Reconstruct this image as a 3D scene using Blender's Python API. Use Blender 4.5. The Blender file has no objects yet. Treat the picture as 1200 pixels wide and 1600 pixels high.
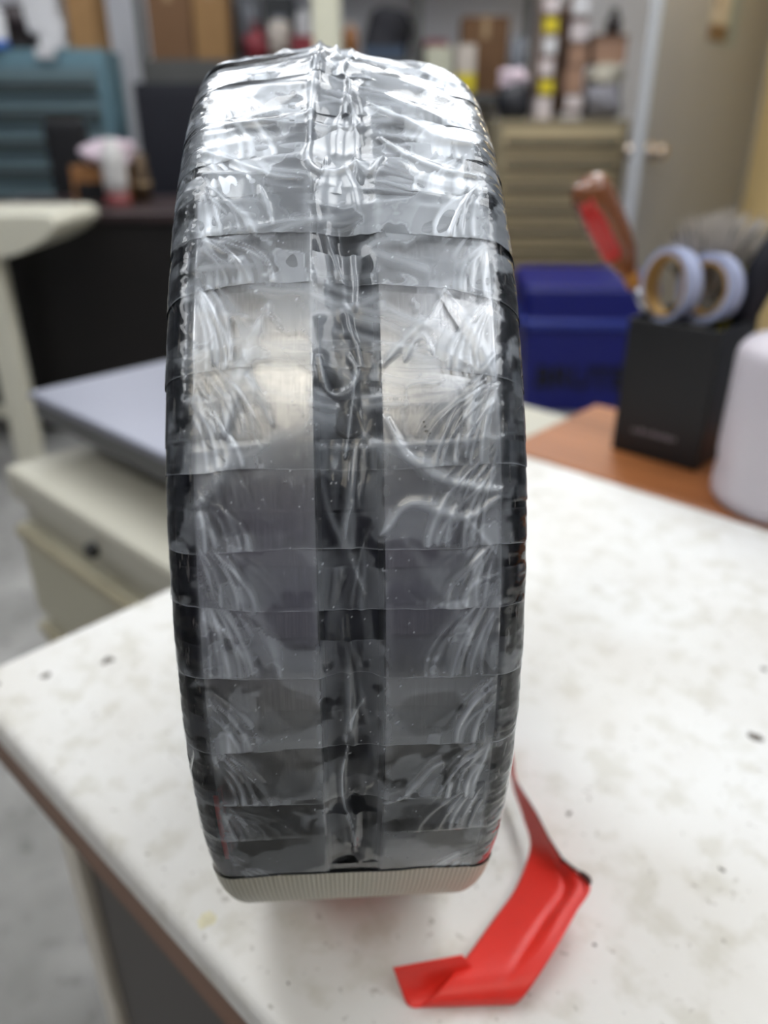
import bpy, bmesh, math, random
import numpy as np
from mathutils import Vector, Matrix

random.seed(7)
S = bpy.context.scene
COL = S.collection
PI = math.pi

# ------------------------------------------------------------------ camera
TABLE_Z = 0.75
cam = bpy.data.cameras.new('camera')
cam_o = bpy.data.objects.new('camera', cam)
COL.objects.link(cam_o)
cam_o.location = (0, 0, 0.992)
cam_o.rotation_euler = (math.radians(90 - 26.5), 0, 0)
cam.sensor_fit = 'VERTICAL'
cam.sensor_height = 36.0
cam.sensor_width = 27.0
cam.lens = 27.14
cam.clip_start = 0.01
cam.dof.use_dof = True
cam.dof.focus_distance = 0.156
cam.dof.aperture_fstop = 8.8
cam.dof.aperture_blades = 0
S.camera = cam_o

# ------------------------------------------------------------------ world / exposure
w = bpy.data.worlds.new('world')
S.world = w
w.use_nodes = True
w.node_tree.nodes['Background'].inputs['Color'].default_value = (0.8, 0.86, 0.95, 1)
w.node_tree.nodes['Background'].inputs['Strength'].default_value = 0.3
S.view_settings.view_transform = 'Standard'
S.view_settings.look = 'None'
S.view_settings.exposure = 0.0
S.view_settings.gamma = 1.0
S.view_settings.use_curve_mapping = False
S.cycles.transparent_max_bounces = 32
S.cycles.max_bounces = 8
S.cycles.caustics_reflective = False
S.cycles.caustics_refractive = False

CEIL = 2.8
LAMP = 5.8         # emission of the lamps' diffusers
LAMP_DROP = 0.22   # the lamps hang a little below the ceiling and light it too
# (x, y, size x, size y, label, colour, factor)
COOL = (0.96, 0.98, 1.0)
LAMPS = [
    (-0.60, 1.30, 0.70, 1.50, 'hanging lamp panel ahead of the table, left one of the pair', COOL, 0.95),
    (0.60, 1.30, 0.70, 1.50, 'hanging lamp panel ahead of the table, right one of the pair', COOL, 0.95),
    (-0.30, -1.28, 1.60, 0.80, 'warm white hanging lamp panel behind the table', (1.0, 0.92, 0.78), 0.46),
    (-1.75, -0.10, 0.60, 1.60, 'added fill lamp panel along the left wall', COOL, 1.0),  # added fill, softens the shadow in front of the bearing
    (1.08, -0.30, 0.50, 1.60, 'added fill lamp panel along the right wall', COOL, 1.0),  # added fill from the right, partner of the left one
    (-1.20, 3.30, 0.60, 1.30, 'added fill lamp panel over the dark desk', COOL, 1.5),  # added to light up the back of the room
    (1.22, 3.15, 0.24, 0.70, 'warm hanging fill lamp added by the grey door', (1.0, 0.84, 0.58), 1.5),  # added to brighten the yellow wall beside the door
    (0.60, 3.15, 0.60, 1.30, 'added fill lamp panel over the khaki cabinet', COOL, 1.6),  # added to lift the dim cabinets at the back
]

# ------------------------------------------------------------------ helpers
def lin(c):
    r = []
    for v in c[:3]:
        v = v / 255.0
        r.append(v / 12.92 if v <= 0.04045 else ((v + 0.055) / 1.055) ** 2.4)
    return (r[0], r[1], r[2], 1.0)

def new_mat(name):
    m = bpy.data.materials.new(name)
    m.use_nodes = True
    nt = m.node_tree
    b = nt.nodes['Principled BSDF']
    return m, nt, b

MATS = {}
def mat(name, rgb, rough=0.6, metal=0.0, var=0.12, scale=12.0, bump=0.0, bscale=None, spec=0.5, trans=0.0, coat=0.0):
    """painted / plastic / card surface with a mild procedural mottling"""
    if name in MATS:
        return MATS[name]
    m, nt, b = new_mat(name)
    tc = nt.nodes.new('ShaderNodeTexCoord')
    n = nt.nodes.new('ShaderNodeTexNoise')
    n.inputs['Scale'].default_value = scale
    n.inputs['Detail'].default_value = 4
    nt.links.new(tc.outputs['Object'], n.inputs['Vector'])
    mix = nt.nodes.new('ShaderNodeMix'); mix.data_type = 'RGBA'
    c = lin(rgb)
    mix.inputs[6].default_value = tuple(v * (1 - var) for v in c[:3]) + (1,)
    mix.inputs[7].default_value = tuple(min(1, v * (1 + var)) for v in c[:3]) + (1,)
    nt.links.new(n.outputs['Fac'], mix.inputs[0])
    nt.links.new(mix.outputs[2], b.inputs['Base Color'])
    b.inputs['Roughness'].default_value = rough
    b.inputs['Metallic'].default_value = metal
    b.inputs['Specular IOR Level'].default_value = spec
    b.inputs['Transmission Weight'].default_value = trans
    b.inputs['Coat Weight'].default_value = coat
    if bump:
        n2 = nt.nodes.new('ShaderNodeTexNoise'); n2.inputs['Scale'].default_value = bscale or scale * 6
        nt.links.new(tc.outputs['Object'], n2.inputs['Vector'])
        bp = nt.nodes.new('ShaderNodeBump'); bp.inputs['Strength'].default_value = bump
        bp.inputs['Distance'].default_value = 0.002
        nt.links.new(n2.outputs['Fac'], bp.inputs['Height'])
        nt.links.new(bp.outputs['Normal'], b.inputs['Normal'])
    MATS[name] = m
    return m

def tag(o, label=None, cat=None, group=None, kind=None):
    if label: o['label'] = label
    if cat: o['category'] = cat
    if group: o['group'] = group
    if kind: o['kind'] = kind
    return o

def thing(name, label, cat, loc=(0, 0, 0), rotz=0.0, group=None):
    o = bpy.data.objects.new(name, None)
    COL.objects.link(o)
    o.empty_display_size = 0.05
    o.location = loc
    o.rotation_euler = (0, 0, rotz)
    return tag(o, label, cat, group)

def link(name, me, m, parent=None, loc=(0, 0, 0), rotz=0.0, smooth=False):
    o = bpy.data.objects.new(name, me)
    COL.objects.link(o)
    if m: me.materials.append(m)
    o.location = loc
    o.rotation_euler = (0, 0, rotz)
    if parent: o.parent = parent
    if smooth:
        me.polygons.foreach_set('use_smooth', [True] * len(me.polygons))
    return o

def from_bm(name, bm, m, parent=None, loc=(0, 0, 0), rotz=0.0, smooth=False):
    bmesh.ops.recalc_face_normals(bm, faces=bm.faces)
    me = bpy.data.meshes.new(name)
    bm.to_mesh(me); bm.free()
    return link(name, me, m, parent, loc, rotz, smooth)

def bm_box(bm, c, s, bev=0.0, rot=None, seg=2):
    r = bmesh.ops.create_cube(bm, size=1.0)
    vs = r['verts']
    bmesh.ops.scale(bm, vec=s, verts=vs)
    if bev > 0:
        es = list({e for v in vs for e in v.link_edges})
        rb = bmesh.ops.bevel(bm, geom=es, offset=bev, segments=seg, affect='EDGES', profile=0.5)
        vs = list({v for f in rb['faces'] for v in f.verts} | {v for v in vs if v.is_valid})
    if rot is not None:
        bmesh.ops.rotate(bm, cent=(0, 0, 0), matrix=rot, verts=vs)
    bmesh.ops.translate(bm, vec=c, verts=vs)
    return vs

def box(name, c, s, m, parent=None, bev=0.003, loc=(0, 0, 0), rotz=0.0, rot=None, smooth=False):
    bm = bmesh.new(); bm_box(bm, c, s, bev, rot)
    return from_bm(name, bm, m, parent, loc, rotz, smooth)

def lathe_bm(prof, seg=32, axis='Z', a0=0.0, a1=2 * PI, closed=True):
    bm = bmesh.new()
    n = seg if closed else seg + 1
    rings = []
    for (r, z) in prof:
        ring = []
        for i in range(n):
            a = a0 + (a1 - a0) * i / seg
            ring.append(bm.verts.new((r * math.cos(a), r * math.sin(a), z)))
        rings.append(ring)
    for j in range(len(prof) - 1):
        for i in range(seg):
            k = (i + 1) % n
            if not closed and i + 1 >= n: continue
            try: bm.faces.new((rings[j][i], rings[j][k], rings[j + 1][k], rings[j + 1][i]))
            except ValueError: pass
    bmesh.ops.remove_doubles(bm, verts=bm.verts, dist=1e-6)
    if axis == 'X':
        bmesh.ops.rotate(bm, cent=(0, 0, 0), matrix=Matrix.Rotation(PI / 2, 3, 'Y'), verts=bm.verts)
    if axis == 'Y':
        bmesh.ops.rotate(bm, cent=(0, 0, 0), matrix=Matrix.Rotation(-PI / 2, 3, 'X'), verts=bm.verts)
    return bm

def lathe(name, prof, m, parent=None, loc=(0, 0, 0), seg=32, axis='Z', smooth=True, rot=None):
    bm = lathe_bm(prof, seg, axis)
    if rot is not None:
        bmesh.ops.rotate(bm, cent=(0, 0, 0), matrix=rot, verts=bm.verts)
    o = from_bm(name, bm, m, parent, loc, 0, smooth)
    return o

def tube(name, pts, rads, m, parent=None, seg=12, loc=(0, 0, 0)):
    """tapered tube through pts, capped"""
    bm = bmesh.new(); rings = []
    P = [Vector(p) for p in pts]
    if not isinstance(rads, (list, tuple)): rads = [rads] * len(P)
    for i, p in enumerate(P):
        d = (P[min(i + 1, len(P) - 1)] - P[max(i - 1, 0)]).normalized()
        a = d.orthogonal().normalized(); b = d.cross(a)
        if i:
            a = prev - d * prev.dot(d); a.normalize(); b = d.cross(a)
        prev = a
        rings.append([bm.verts.new(p + (a * math.cos(2 * PI * k / seg) + b * math.sin(2 * PI * k / seg)) * rads[i]) for k in range(seg)])
    for j in range(len(rings) - 1):
        for k in range(seg):
            bm.faces.new((rings[j][k], rings[j][(k + 1) % seg], rings[j + 1][(k + 1) % seg], rings[j + 1][k]))
    bm.faces.new(rings[0]); bm.faces.new(rings[-1])
    return from_bm(name, bm, m, parent, loc, 0, True)

def prism(name, poly, y0, y1, m, parent=None, loc=(0, 0, 0), bev=0.0):
    """polygon in x,z extruded along y"""
    bm = bmesh.new()
    f = bm.faces.new([bm.verts.new((x, y0, z)) for x, z in poly])
    r = bmesh.ops.extrude_face_region(bm, geom=[f])
    bmesh.ops.translate(bm, vec=(0, y1 - y0, 0), verts=[v for v in r['geom'] if isinstance(v, bmesh.types.BMVert)])
    if bev:
        bmesh.ops.bevel(bm, geom=bm.edges[:], offset=bev, segments=3, affect='EDGES', profile=0.5)
    return from_bm(name, bm, m, parent, loc)

def grid_mesh(name, V, nr, nc, m, parent=None, attrs=None, wrap=False):
    """V (nr*nc,3) numpy grid -> smooth mesh"""
    me = bpy.data.meshes.new(name)
    idx = np.arange(nr * nc).reshape(nr, nc)
    q = np.stack([idx[:-1, :-1], idx[:-1, 1:], idx[1:, 1:], idx[1:, :-1]], -1).reshape(-1, 4)
    me.vertices.add(nr * nc); me.vertices.foreach_set('co', V.astype(np.float32).ravel())
    me.loops.add(q.size); me.loops.foreach_set('vertex_index', q.astype(np.int32).ravel())
    me.polygons.add(len(q))
    me.polygons.foreach_set('loop_start', np.arange(0, q.size, 4, dtype=np.int32))
    me.update(calc_edges=True)
    me.polygons.foreach_set('use_smooth', np.ones(len(q), dtype=bool))
    for k, a in (attrs or {}).items():
        at = me.attributes.new(k, 'FLOAT', 'POINT'); at.data.foreach_set('value', a.astype(np.float32).ravel())
    me.validate()
    return link(name, me, m, parent)

# value noise in numpy
def _h(ix, iy, seed):
    n = (ix.astype(np.int64) * 374761393 + iy.astype(np.int64) * 668265263 + seed * 1442695041) & 0xffffffff
    n = ((n ^ (n >> 13)) * 1274126177) & 0xffffffff
    n = n ^ (n >> 16)
    return (n & 0xffff) / 65535.0
def vn(x, y, seed=0):
    x = np.asarray(x, float); y = np.asarray(y, float)
    x, y = np.broadcast_arrays(x, y)
    ix = np.floor(x); iy = np.floor(y); fx = x - ix; fy = y - iy
    fx = fx * fx * fx * (fx * (fx * 6 - 15) + 10); fy = fy * fy * fy * (fy * (fy * 6 - 15) + 10)
    a = _h(ix, iy, seed); b = _h(ix + 1, iy, seed); c = _h(ix, iy + 1, seed); d = _h(ix + 1, iy + 1, seed)
    return (a * (1 - fx) + b * fx) * (1 - fy) + (c * (1 - fx) + d * fx) * fy
def fbm(x, y, seed=0, o=3):
    s = 0; a = 0.5; t = 0
    for i in range(o):
        s = s + a * vn(x * 2 ** i, y * 2 ** i, seed + 17 * i); t += a; a *= 0.5
    return s / t
def sst(a, b, x):
    t = np.clip((x - a) / (b - a), 0, 1); return t * t * (3 - 2 * t)

# ------------------------------------------------------------------ special materials
def concrete():
    m, nt, b = new_mat('concrete_floor')
    tc = nt.nodes.new('ShaderNodeTexCoord')
    n = nt.nodes.new('ShaderNodeTexNoise'); n.inputs['Scale'].default_value = 5; n.inputs['Detail'].default_value = 8
    n2 = nt.nodes.new('ShaderNodeTexNoise'); n2.inputs['Scale'].default_value = 26; n2.inputs['Detail'].default_value = 4
    nt.links.new(tc.outputs['Object'], n.inputs['Vector']); nt.links.new(tc.outputs['Object'], n2.inputs['Vector'])
    cr = nt.nodes.new('ShaderNodeValToRGB')
    cr.color_ramp.elements[0].position = 0.3; cr.color_ramp.elements[0].color = lin((116, 115, 112))
    cr.color_ramp.elements[1].position = 0.7; cr.color_ramp.elements[1].color = lin((166, 165, 162))
    nt.links.new(n.outputs['Fac'], cr.inputs['Fac'])
    cr2 = nt.nodes.new('ShaderNodeValToRGB')
    cr2.color_ramp.elements[0].position = 0.30; cr2.color_ramp.elements[0].color = (0.45, 0.45, 0.45, 1)
    cr2.color_ramp.elements[1].position = 0.42; cr2.color_ramp.elements[1].color = (1, 1, 1, 1)
    nt.links.new(n2.outputs['Fac'], cr2.inputs['Fac'])
    mx = nt.nodes.new('ShaderNodeMix'); mx.data_type = 'RGBA'; mx.blend_type = 'MULTIPLY'; mx.inputs[0].default_value = 0.8
    nt.links.new(cr.outputs['Color'], mx.inputs[6]); nt.links.new(cr2.outputs['Color'], mx.inputs[7])
    nt.links.new(mx.outputs[2], b.inputs['Base Color'])
    b.inputs['Roughness'].default_value = 0.55
    return m

def laminate():
    m, nt, b = new_mat('white_laminate')
    tc = nt.nodes.new('ShaderNodeTexCoord')
    def noise(sc, det=6, dist=0.0):
        n = nt.nodes.new('ShaderNodeTexNoise'); n.inputs['Scale'].default_value = sc
        n.inputs['Detail'].default_value = det; n.inputs['Distortion'].default_value = dist
        nt.links.new(tc.outputs['Object'], n.inputs['Vector']); return n
    def ramp(src, p0, c0, p1, c1):
        r = nt.nodes.new('ShaderNodeValToRGB')
        r.color_ramp.elements[0].position = p0; r.color_ramp.elements[0].color = c0
        r.color_ramp.elements[1].position = p1; r.color_ramp.elements[1].color = c1
        nt.links.new(src, r.inputs['Fac']); return r.outputs['Color']
    def mul(a, bb, f):
        x = nt.nodes.new('ShaderNodeMix'); x.data_type = 'RGBA'; x.blend_type = 'MULTIPLY'; x.inputs[0].default_value = f
        nt.links.new(a, x.inputs[6]); nt.links.new(bb, x.inputs[7]); return x.outputs[2]
    base = ramp(noise(10, 7, 0.0).outputs['Fac'], 0.32, lin((218, 215, 208)), 0.62, lin((232, 232, 229)))
    st = ramp(noise(75, 7, 0.1).outputs['Fac'], 0.34, lin((232, 230, 222)), 0.50, (1, 1, 1, 1))
    c = mul(base, st, 0.7)
    sp = ramp(noise(330, 2).outputs['Fac'], 0.24, lin((150, 142, 128)), 0.33, (1, 1, 1, 1))
    c = mul(c, sp, 0.55)
    nt.links.new(c, b.inputs['Base Color'])
    b.inputs['Roughness'].default_value = 0.42
    b.inputs['Specular IOR Level'].default_value = 0.35
    n3 = noise(500, 2)
    bp = nt.nodes.new('ShaderNodeBump'); bp.inputs['Strength'].default_value = 0.08; bp.inputs['Distance'].default_value = 0.0005
    nt.links.new(n3.outputs['Fac'], bp.inputs['Height']); nt.links.new(bp.outputs['Normal'], b.inputs['Normal'])
    return m

RING_C = 0.1285      # height of the bearing's axis above its base
def ring_coords(nt, along, across):
    """vector (axial, arc length) on the bearing surface, for grain that runs round the ring"""
    tc = nt.nodes.new('ShaderNodeTexCoord')
    sep = nt.nodes.new('ShaderNodeSeparateXYZ'); nt.links.new(tc.outputs['Object'], sep.inputs[0])
    sb = nt.nodes.new('ShaderNodeMath'); sb.operation = 'SUBTRACT'; sb.inputs[1].default_value = RING_C
    nt.links.new(sep.outputs['Z'], sb.inputs[0])
    at = nt.nodes.new('ShaderNodeMath'); at.operation = 'ARCTAN2'
    nt.links.new(sb.outputs[0], at.inputs[0]); nt.links.new(sep.outputs['Y'], at.inputs[1])
    ma = nt.nodes.new('ShaderNodeMath'); ma.operation = 'MULTIPLY'; ma.inputs[1].default_value = along * 0.1275
    nt.links.new(at.outputs[0], ma.inputs[0])
    mx = nt.nodes.new('ShaderNodeMath'); mx.operation = 'MULTIPLY'; mx.inputs[1].default_value = across
    nt.links.new(sep.outputs['X'], mx.inputs[0])
    cb = nt.nodes.new('ShaderNodeCombineXYZ')
    nt.links.new(mx.outputs[0], cb.inputs[0]); nt.links.new(ma.outputs[0], cb.inputs[1])
    return cb.outputs[0]

def brushed_steel():
    m, nt, b = new_mat('brushed_steel')
    v = ring_coords(nt, 120, 3200)
    n = nt.nodes.new('ShaderNodeTexNoise'); n.inputs['Scale'].default_value = 1.0; n.inputs['Detail'].default_value = 3
    nt.links.new(v, n.inputs['Vector'])
    cr = nt.nodes.new('ShaderNodeValToRGB')
    cr.color_ramp.elements[0].position = 0.25; cr.color_ramp.elements[0].color = (0.46, 0.45, 0.45, 1)
    cr.color_ramp.elements[1].position = 0.75; cr.color_ramp.elements[1].color = (0.60, 0.59, 0.58, 1)
    nt.links.new(n.outputs['Fac'], cr.inputs['Fac'])
    nt.links.new(cr.outputs['Color'], b.inputs['Base Color'])
    b.inputs['Metallic'].default_value = 1.0
    b.inputs['Roughness'].default_value = 0.27
    bp = nt.nodes.new('ShaderNodeBump'); bp.inputs['Strength'].default_value = 0.12; bp.inputs['Distance'].default_value = 0.0002
    nt.links.new(n.outputs['Fac'], bp.inputs['Height']); nt.links.new(bp.outputs['Normal'], b.inputs['Normal'])
    return m

def black_oxide():
    """glossy black shoulder with rubbed, bare patches"""
    m, nt, b = new_mat('worn_black_oxide')
    v = ring_coords(nt, 160, 900)
    n = nt.nodes.new('ShaderNodeTexNoise'); n.inputs['Scale'].default_value = 1.0; n.inputs['Detail'].default_value = 6
    nt.links.new(v, n.inputs['Vector'])
    cr = nt.nodes.new('ShaderNodeValToRGB')
    cr.color_ramp.elements[0].position = 0.60; cr.color_ramp.elements[0].color = (0, 0, 0, 1)
    cr.color_ramp.elements[1].position = 0.66; cr.color_ramp.elements[1].color = (1, 1, 1, 1)
    nt.links.new(n.outputs['Fac'], cr.inputs['Fac'])
    mx = nt.nodes.new('ShaderNodeMix'); mx.data_type = 'RGBA'
    mx.inputs[6].default_value = lin((8, 10, 17)); mx.inputs[7].default_value = lin((120, 116, 112))
    nt.links.new(cr.outputs['Color'], mx.inputs[0]); nt.links.new(mx.outputs[2], b.inputs['Base Color'])
    b.inputs['Roughness'].default_value = 0.22
    b.inputs['Specular IOR Level'].default_value = 0.6
    return m

def tape_mat():
    """clear packing tape: transparent film, glossy skin, milky where air is trapped under it"""
    m, nt, b = new_mat('clear_tape')
    nt.nodes.remove(b)
    out = nt.nodes['Material Output']
    at = nt.nodes.new('ShaderNodeAttribute'); at.attribute_name = 'haze'
    tr = nt.nodes.new('ShaderNodeBsdfTransparent'); tr.inputs['Color'].default_value = (0.962, 0.972, 0.982, 1)
    df = nt.nodes.new('ShaderNodeBsdfDiffuse'); df.inputs['Color'].default_value = (0.80, 0.87, 0.95, 1)  # blue of the ambient light put into the milky colour
    gl = nt.nodes.new('ShaderNodeBsdfGlossy'); gl.inputs['Color'].default_value = (0.9, 0.92, 0.94, 1); gl.inputs['Roughness'].default_value = 0.45
    mh = nt.nodes.new('ShaderNodeMixShader'); mh.inputs[0].default_value = 0.28
    nt.links.new(df.outputs[0], mh.inputs[1]); nt.links.new(gl.outputs[0], mh.inputs[2])
    mix1 = nt.nodes.new('ShaderNodeMixShader')
    nt.links.new(at.outputs['Fac'], mix1.inputs[0]); nt.links.new(tr.outputs[0], mix1.inputs[1]); nt.links.new(mh.outputs[0], mix1.inputs[2])
    fr = nt.nodes.new('ShaderNodeFresnel'); fr.inputs['IOR'].default_value = 1.40
    g2 = nt.nodes.new('ShaderNodeBsdfGlossy'); g2.inputs['Color'].default_value = (1, 1, 1, 1); g2.inputs['Roughness'].default_value = 0.07
    mix2 = nt.nodes.new('ShaderNodeMixShader')
    nt.links.new(fr.outputs[0], mix2.inputs[0]); nt.links.new(mix1.outputs[0], mix2.inputs[1]); nt.links.new(g2.outputs[0], mix2.inputs[2])
    nt.links.new(mix2.outputs[0], out.inputs['Surface'])
    return m

def filament_mat():
    m, nt, b = new_mat('cream_filament_tape')
    v = ring_coords(nt, 30, 1)
    sep = nt.nodes.new('ShaderNodeSeparateXYZ'); nt.links.new(v, sep.inputs[0])
    wv = nt.nodes.new('ShaderNodeMath'); wv.operation = 'MULTIPLY'; wv.inputs[1].default_value = 2 * PI / 0.0011
    nt.links.new(sep.outputs['X'], wv.inputs[0])
    sn = nt.nodes.new('ShaderNodeMath'); sn.operation = 'SINE'; nt.links.new(wv.outputs[0], sn.inputs[0])
    mr = nt.nodes.new('ShaderNodeMapRange'); mr.inputs[1].default_value = -1; mr.inputs[2].default_value = 1
    nt.links.new(sn.outputs[0], mr.inputs[0])
    mx = nt.nodes.new('ShaderNodeMix'); mx.data_type = 'RGBA'
    mx.inputs[6].default_value = lin((176, 172, 150)); mx.inputs[7].default_value = lin((206, 202, 184))
    nt.links.new(mr.outputs[0], mx.inputs[0]); nt.links.new(mx.outputs[2], b.inputs['Base Color'])
    bp = nt.nodes.new('ShaderNodeBump'); bp.inputs['Strength'].default_value = 0.35; bp.inputs['Distance'].default_value = 0.0003
    nt.links.new(mr.outputs[0], bp.inputs['Height']); nt.links.new(bp.outputs['Normal'], b.inputs['Normal'])
    b.inputs['Roughness'].default_value = 0.4
    b.inputs['Subsurface Weight'].default_value = 0.2
    b.inputs['Subsurface Radius'].default_value = (0.002, 0.002, 0.0015)
    return m

def wood_mat(name, c0, c1, rough=0.45, sc=3.0):
    m, nt, b = new_mat(name)
    tc = nt.nodes.new('ShaderNodeTexCoord')
    mp = nt.nodes.new('ShaderNodeMapping'); mp.inputs['Scale'].default_value = (sc, sc * 14, sc * 14)
    nt.links.new(tc.outputs['Object'], mp.inputs[0])
    n = nt.nodes.new('ShaderNodeTexNoise'); n.inputs['Scale'].default_value = 1.5; n.inputs['Detail'].default_value = 5; n.inputs['Distortion'].default_value = 0.6
    nt.links.new(mp.outputs[0], n.inputs['Vector'])
    cr = nt.nodes.new('ShaderNodeValToRGB')
    cr.color_ramp.elements[0].position = 0.3; cr.color_ramp.elements[0].color = lin(c0)
    cr.color_ramp.elements[1].position = 0.7; cr.color_ramp.elements[1].color = lin(c1)
    nt.links.new(n.outputs['Fac'], cr.inputs['Fac']); nt.links.new(cr.outputs['Color'], b.inputs['Base Color'])
    b.inputs['Roughness'].default_value = rough
    return m

def emit_mat(name, col, strength):
    m, nt, b = new_mat(name)
    b.inputs['Base Color'].default_value = (0.9, 0.9, 0.9, 1)
    b.inputs['Emission Color'].default_value = col + (1,)
    b.inputs['Emission Strength'].default_value = strength
    return m

M_FLOOR = concrete()
M_LAM = laminate()
M_STEEL = brushed_steel()
M_BLACKOX = black_oxide()
M_TAPE = tape_mat()
M_FIL = filament_mat()
M_WOODEDGE = wood_mat('brown_wood_edge', (98, 66, 44), (128, 88, 60))
M_DESKWOOD = wood_mat('orange_brown_wood', (138, 82, 42), (176, 112, 66), 0.4)
M_WALL = mat('grey_white_wall_paint', (214, 214, 218), 0.8, var=0.04, scale=3)
M_SIDEWALL = mat('grey_side_wall_paint', (140, 143, 150), 0.8, var=0.04, scale=3)
M_WARMLIT = mat('warm_light_on_wall', (255, 226, 166), 0.75, var=0.04, scale=3)  # warm light from the next room put into the wall colour
M_DARKWALL = mat('dark_grey_wall_paint', (122, 120, 134), 0.8, var=0.06, scale=3)
M_CEIL = mat('white_ceiling_tile', (224, 228, 234), 0.85, var=0.03, scale=5)
M_CREAM = mat('cream_enamel', (206, 203, 186), 0.45, var=0.06, scale=8)
M_CREAMSHADE = mat('cream_shadow_tone', (172, 164, 138), 0.5, var=0.1, scale=10)  # brownish shadow at the drawers, put into the colour
M_LEGW = mat('white_rod', (220, 220, 220), 0.5)
M_BLACK = mat('black_plastic', (20, 20, 24), 0.45, var=0.15)

# ------------------------------------------------------------------ the room
XL, XR, YB, YF = -2.7, 1.78, 5.0, -2.6
def slab(name, c, s, m):
    return tag(box(name, c, s, m, bev=0.0), kind='structure')
slab('floor', ((XL + XR) / 2, (YB + YF) / 2, -0.05), (XR - XL + 0.2, YB - YF + 0.2, 0.1), M_FLOOR)
slab('ceiling', ((XL + XR) / 2, (YB + YF) / 2, CEIL + 0.05), (XR - XL + 0.2, YB - YF + 0.2, 0.1), M_CEIL)
slab('wall_back', ((XL + XR) / 2, YB + 0.05, CEIL / 2), (XR - XL + 0.2, 0.1, CEIL), M_WALL)
slab('wall_left', (XL - 0.05, (YB + YF) / 2, CEIL / 2), (0.1, YB - YF, CEIL), M_SIDEWALL)
slab('wall_right', (XR + 0.05, (3.0 + YF) / 2, CEIL / 2), (0.1, 3.0 - YF, CEIL), M_SIDEWALL)
slab('wall_right', (XR + 0.05, (YB + 3.0) / 2, CEIL / 2), (0.1, YB - 3.0, CEIL), M_WARMLIT)  # this stretch is coloured as if lit warm
slab('wall_front', ((XL + XR) / 2, YF - 0.05, CEIL / 2), (XR - XL + 0.2, 0.1, CEIL), M_DARKWALL)
slab('trim_1', (-0.255, 4.06, CEIL / 2), (0.119, 0.119, CEIL), mat('cream_column_paint', (214, 212, 190), 0.6, var=0.04))

for i, (x, y, sx, sy, lab, colr, fac) in enumerate(LAMPS):
    drop = 0.85 if lab.startswith('warm hanging') else LAMP_DROP
    t = thing('hanging_lamp', lab, 'lamp', (x, y, CEIL - drop), group='hanging lamp panels')
    bm = bmesh.new()
    for cx, cy, ax, ay in ((0, sy / 2, sx + 0.06, 0.03), (0, -sy / 2, sx + 0.06, 0.03), (sx / 2, 0, 0.03, sy), (-sx / 2, 0, 0.03, sy)):
        bm_box(bm, (cx, cy, 0.0), (ax, ay, 0.03))
    from_bm('frame', bm, mat('white_lamp_frame', (230, 230, 230), 0.5), t)
    em = emit_mat('lamp_diffuser', colr, LAMP * fac)
    box('diffuser', (0, 0, -0.004), (sx - 0.03, sy - 0.03, 0.006), em, t, bev=0)
    box('added_uplight', (0, 0, 0.006), (sx - 0.03, sy - 0.03, 0.006), emit_mat('lamp_uplight', colr, LAMP * 0.6), t, bev=0)  # upward glow added to brighten the ceiling
    for kx in (-1, 1):
        tube('hanger', [(kx * sx * 0.42, 0, 0.0), (kx * sx * 0.42, 0, drop - 0.001)], 0.004, M_LEGW, t, 6)

# ------------------------------------------------------------------ work table (frame: a along the short side, b along the long side)
AX, AY = -0.2078, 0.3004
D1 = Vector((0.680, 0.733, 0)); D2 = Vector((0.732, -0.681, 0))
ROT = math.atan2(D2.y, D2.x)               # local x = long side (b), local y = short side (a)
def T(a, b, z=0.0):
    return Vector((AX, AY, 0)) + D1 * a + D2 * b + Vector((0, 0, z))
def TL(a, b, z): return (b, a, z)          # the same point in the local frame of an empty at T(0,0,0)

LEN, WID = 1.30, 0.435
tb = thing('work_table', 'white laminate work table with brown edge carrying the taped bearing', 'table', T(0, 0, 0), ROT)
def top_slab(name, z0, z1, inset, m, rad):
    bm = bmesh.new()
    bm_box(bm, (LEN / 2, WID / 2, (z0 + z1) / 2), (LEN - 2 * inset, WID - 2 * inset, z1 - z0))
    if rad:
        es = [e for e in bm.edges if abs(e.verts[0].co.z - z1) < 1e-5 and abs(e.verts[1].co.z - z1) < 1e-5]
        vs_ = [e for e in bm.edges if abs(e.verts[0].co.z - e.verts[1].co.z) > 1e-4]
        bmesh.ops.bevel(bm, geom=vs_, offset=0.012, segments=5, affect='EDGES', profile=0.5)
        es = [e for e in bm.edges if e.verts[0].co.z > z1 - 1e-5 and e.verts[1].co.z > z1 - 1e-5 and len(e.link_faces) == 2 and abs(e.link_faces[0].normal.z - e.link_faces[1].normal.z) > 0.5]
        bmesh.ops.bevel(bm, geom=es, offset=rad, segments=5, affect='EDGES', profile=0.5)
    return from_bm(name, bm, m, tb)
top_slab('tabletop', TABLE_Z - 0.014, TABLE_Z, 0.0, M_LAM, 0.005)
top_slab('edge_band', TABLE_Z - 0.037, TABLE_Z - 0.0142, 0.0015, M_WOODEDGE, 0)
M_PANELSHADE = mat('shaded_panel_face', (84, 80, 76), 0.6, var=0.1)  # panel face darkened for the shade under the table
M_LEG = mat('cream_leg_paint', (214, 208, 194), 0.5, var=0.12, scale=30)
box('leg', (0.0225, 0.029, 0.357), (0.020, 0.014, 0.710), M_LEG, tb, 0.002)
box('side_panel', (0.33, 0.031, 0.40), (0.60, 0.006, 0.636), M_PANELSHADE, tb, 0.001)
box('leg', (0.0225, 0.40, 0.357), (0.020, 0.014, 0.710), M_LEG, tb, 0.002)
box('leg', (1.27, 0.029, 0.357), (0.020, 0.014, 0.710), M_LEG, tb, 0.002)
box('leg', (1.27, 0.40, 0.357), (0.020, 0.014, 0.710), M_LEG, tb, 0.002)
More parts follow.
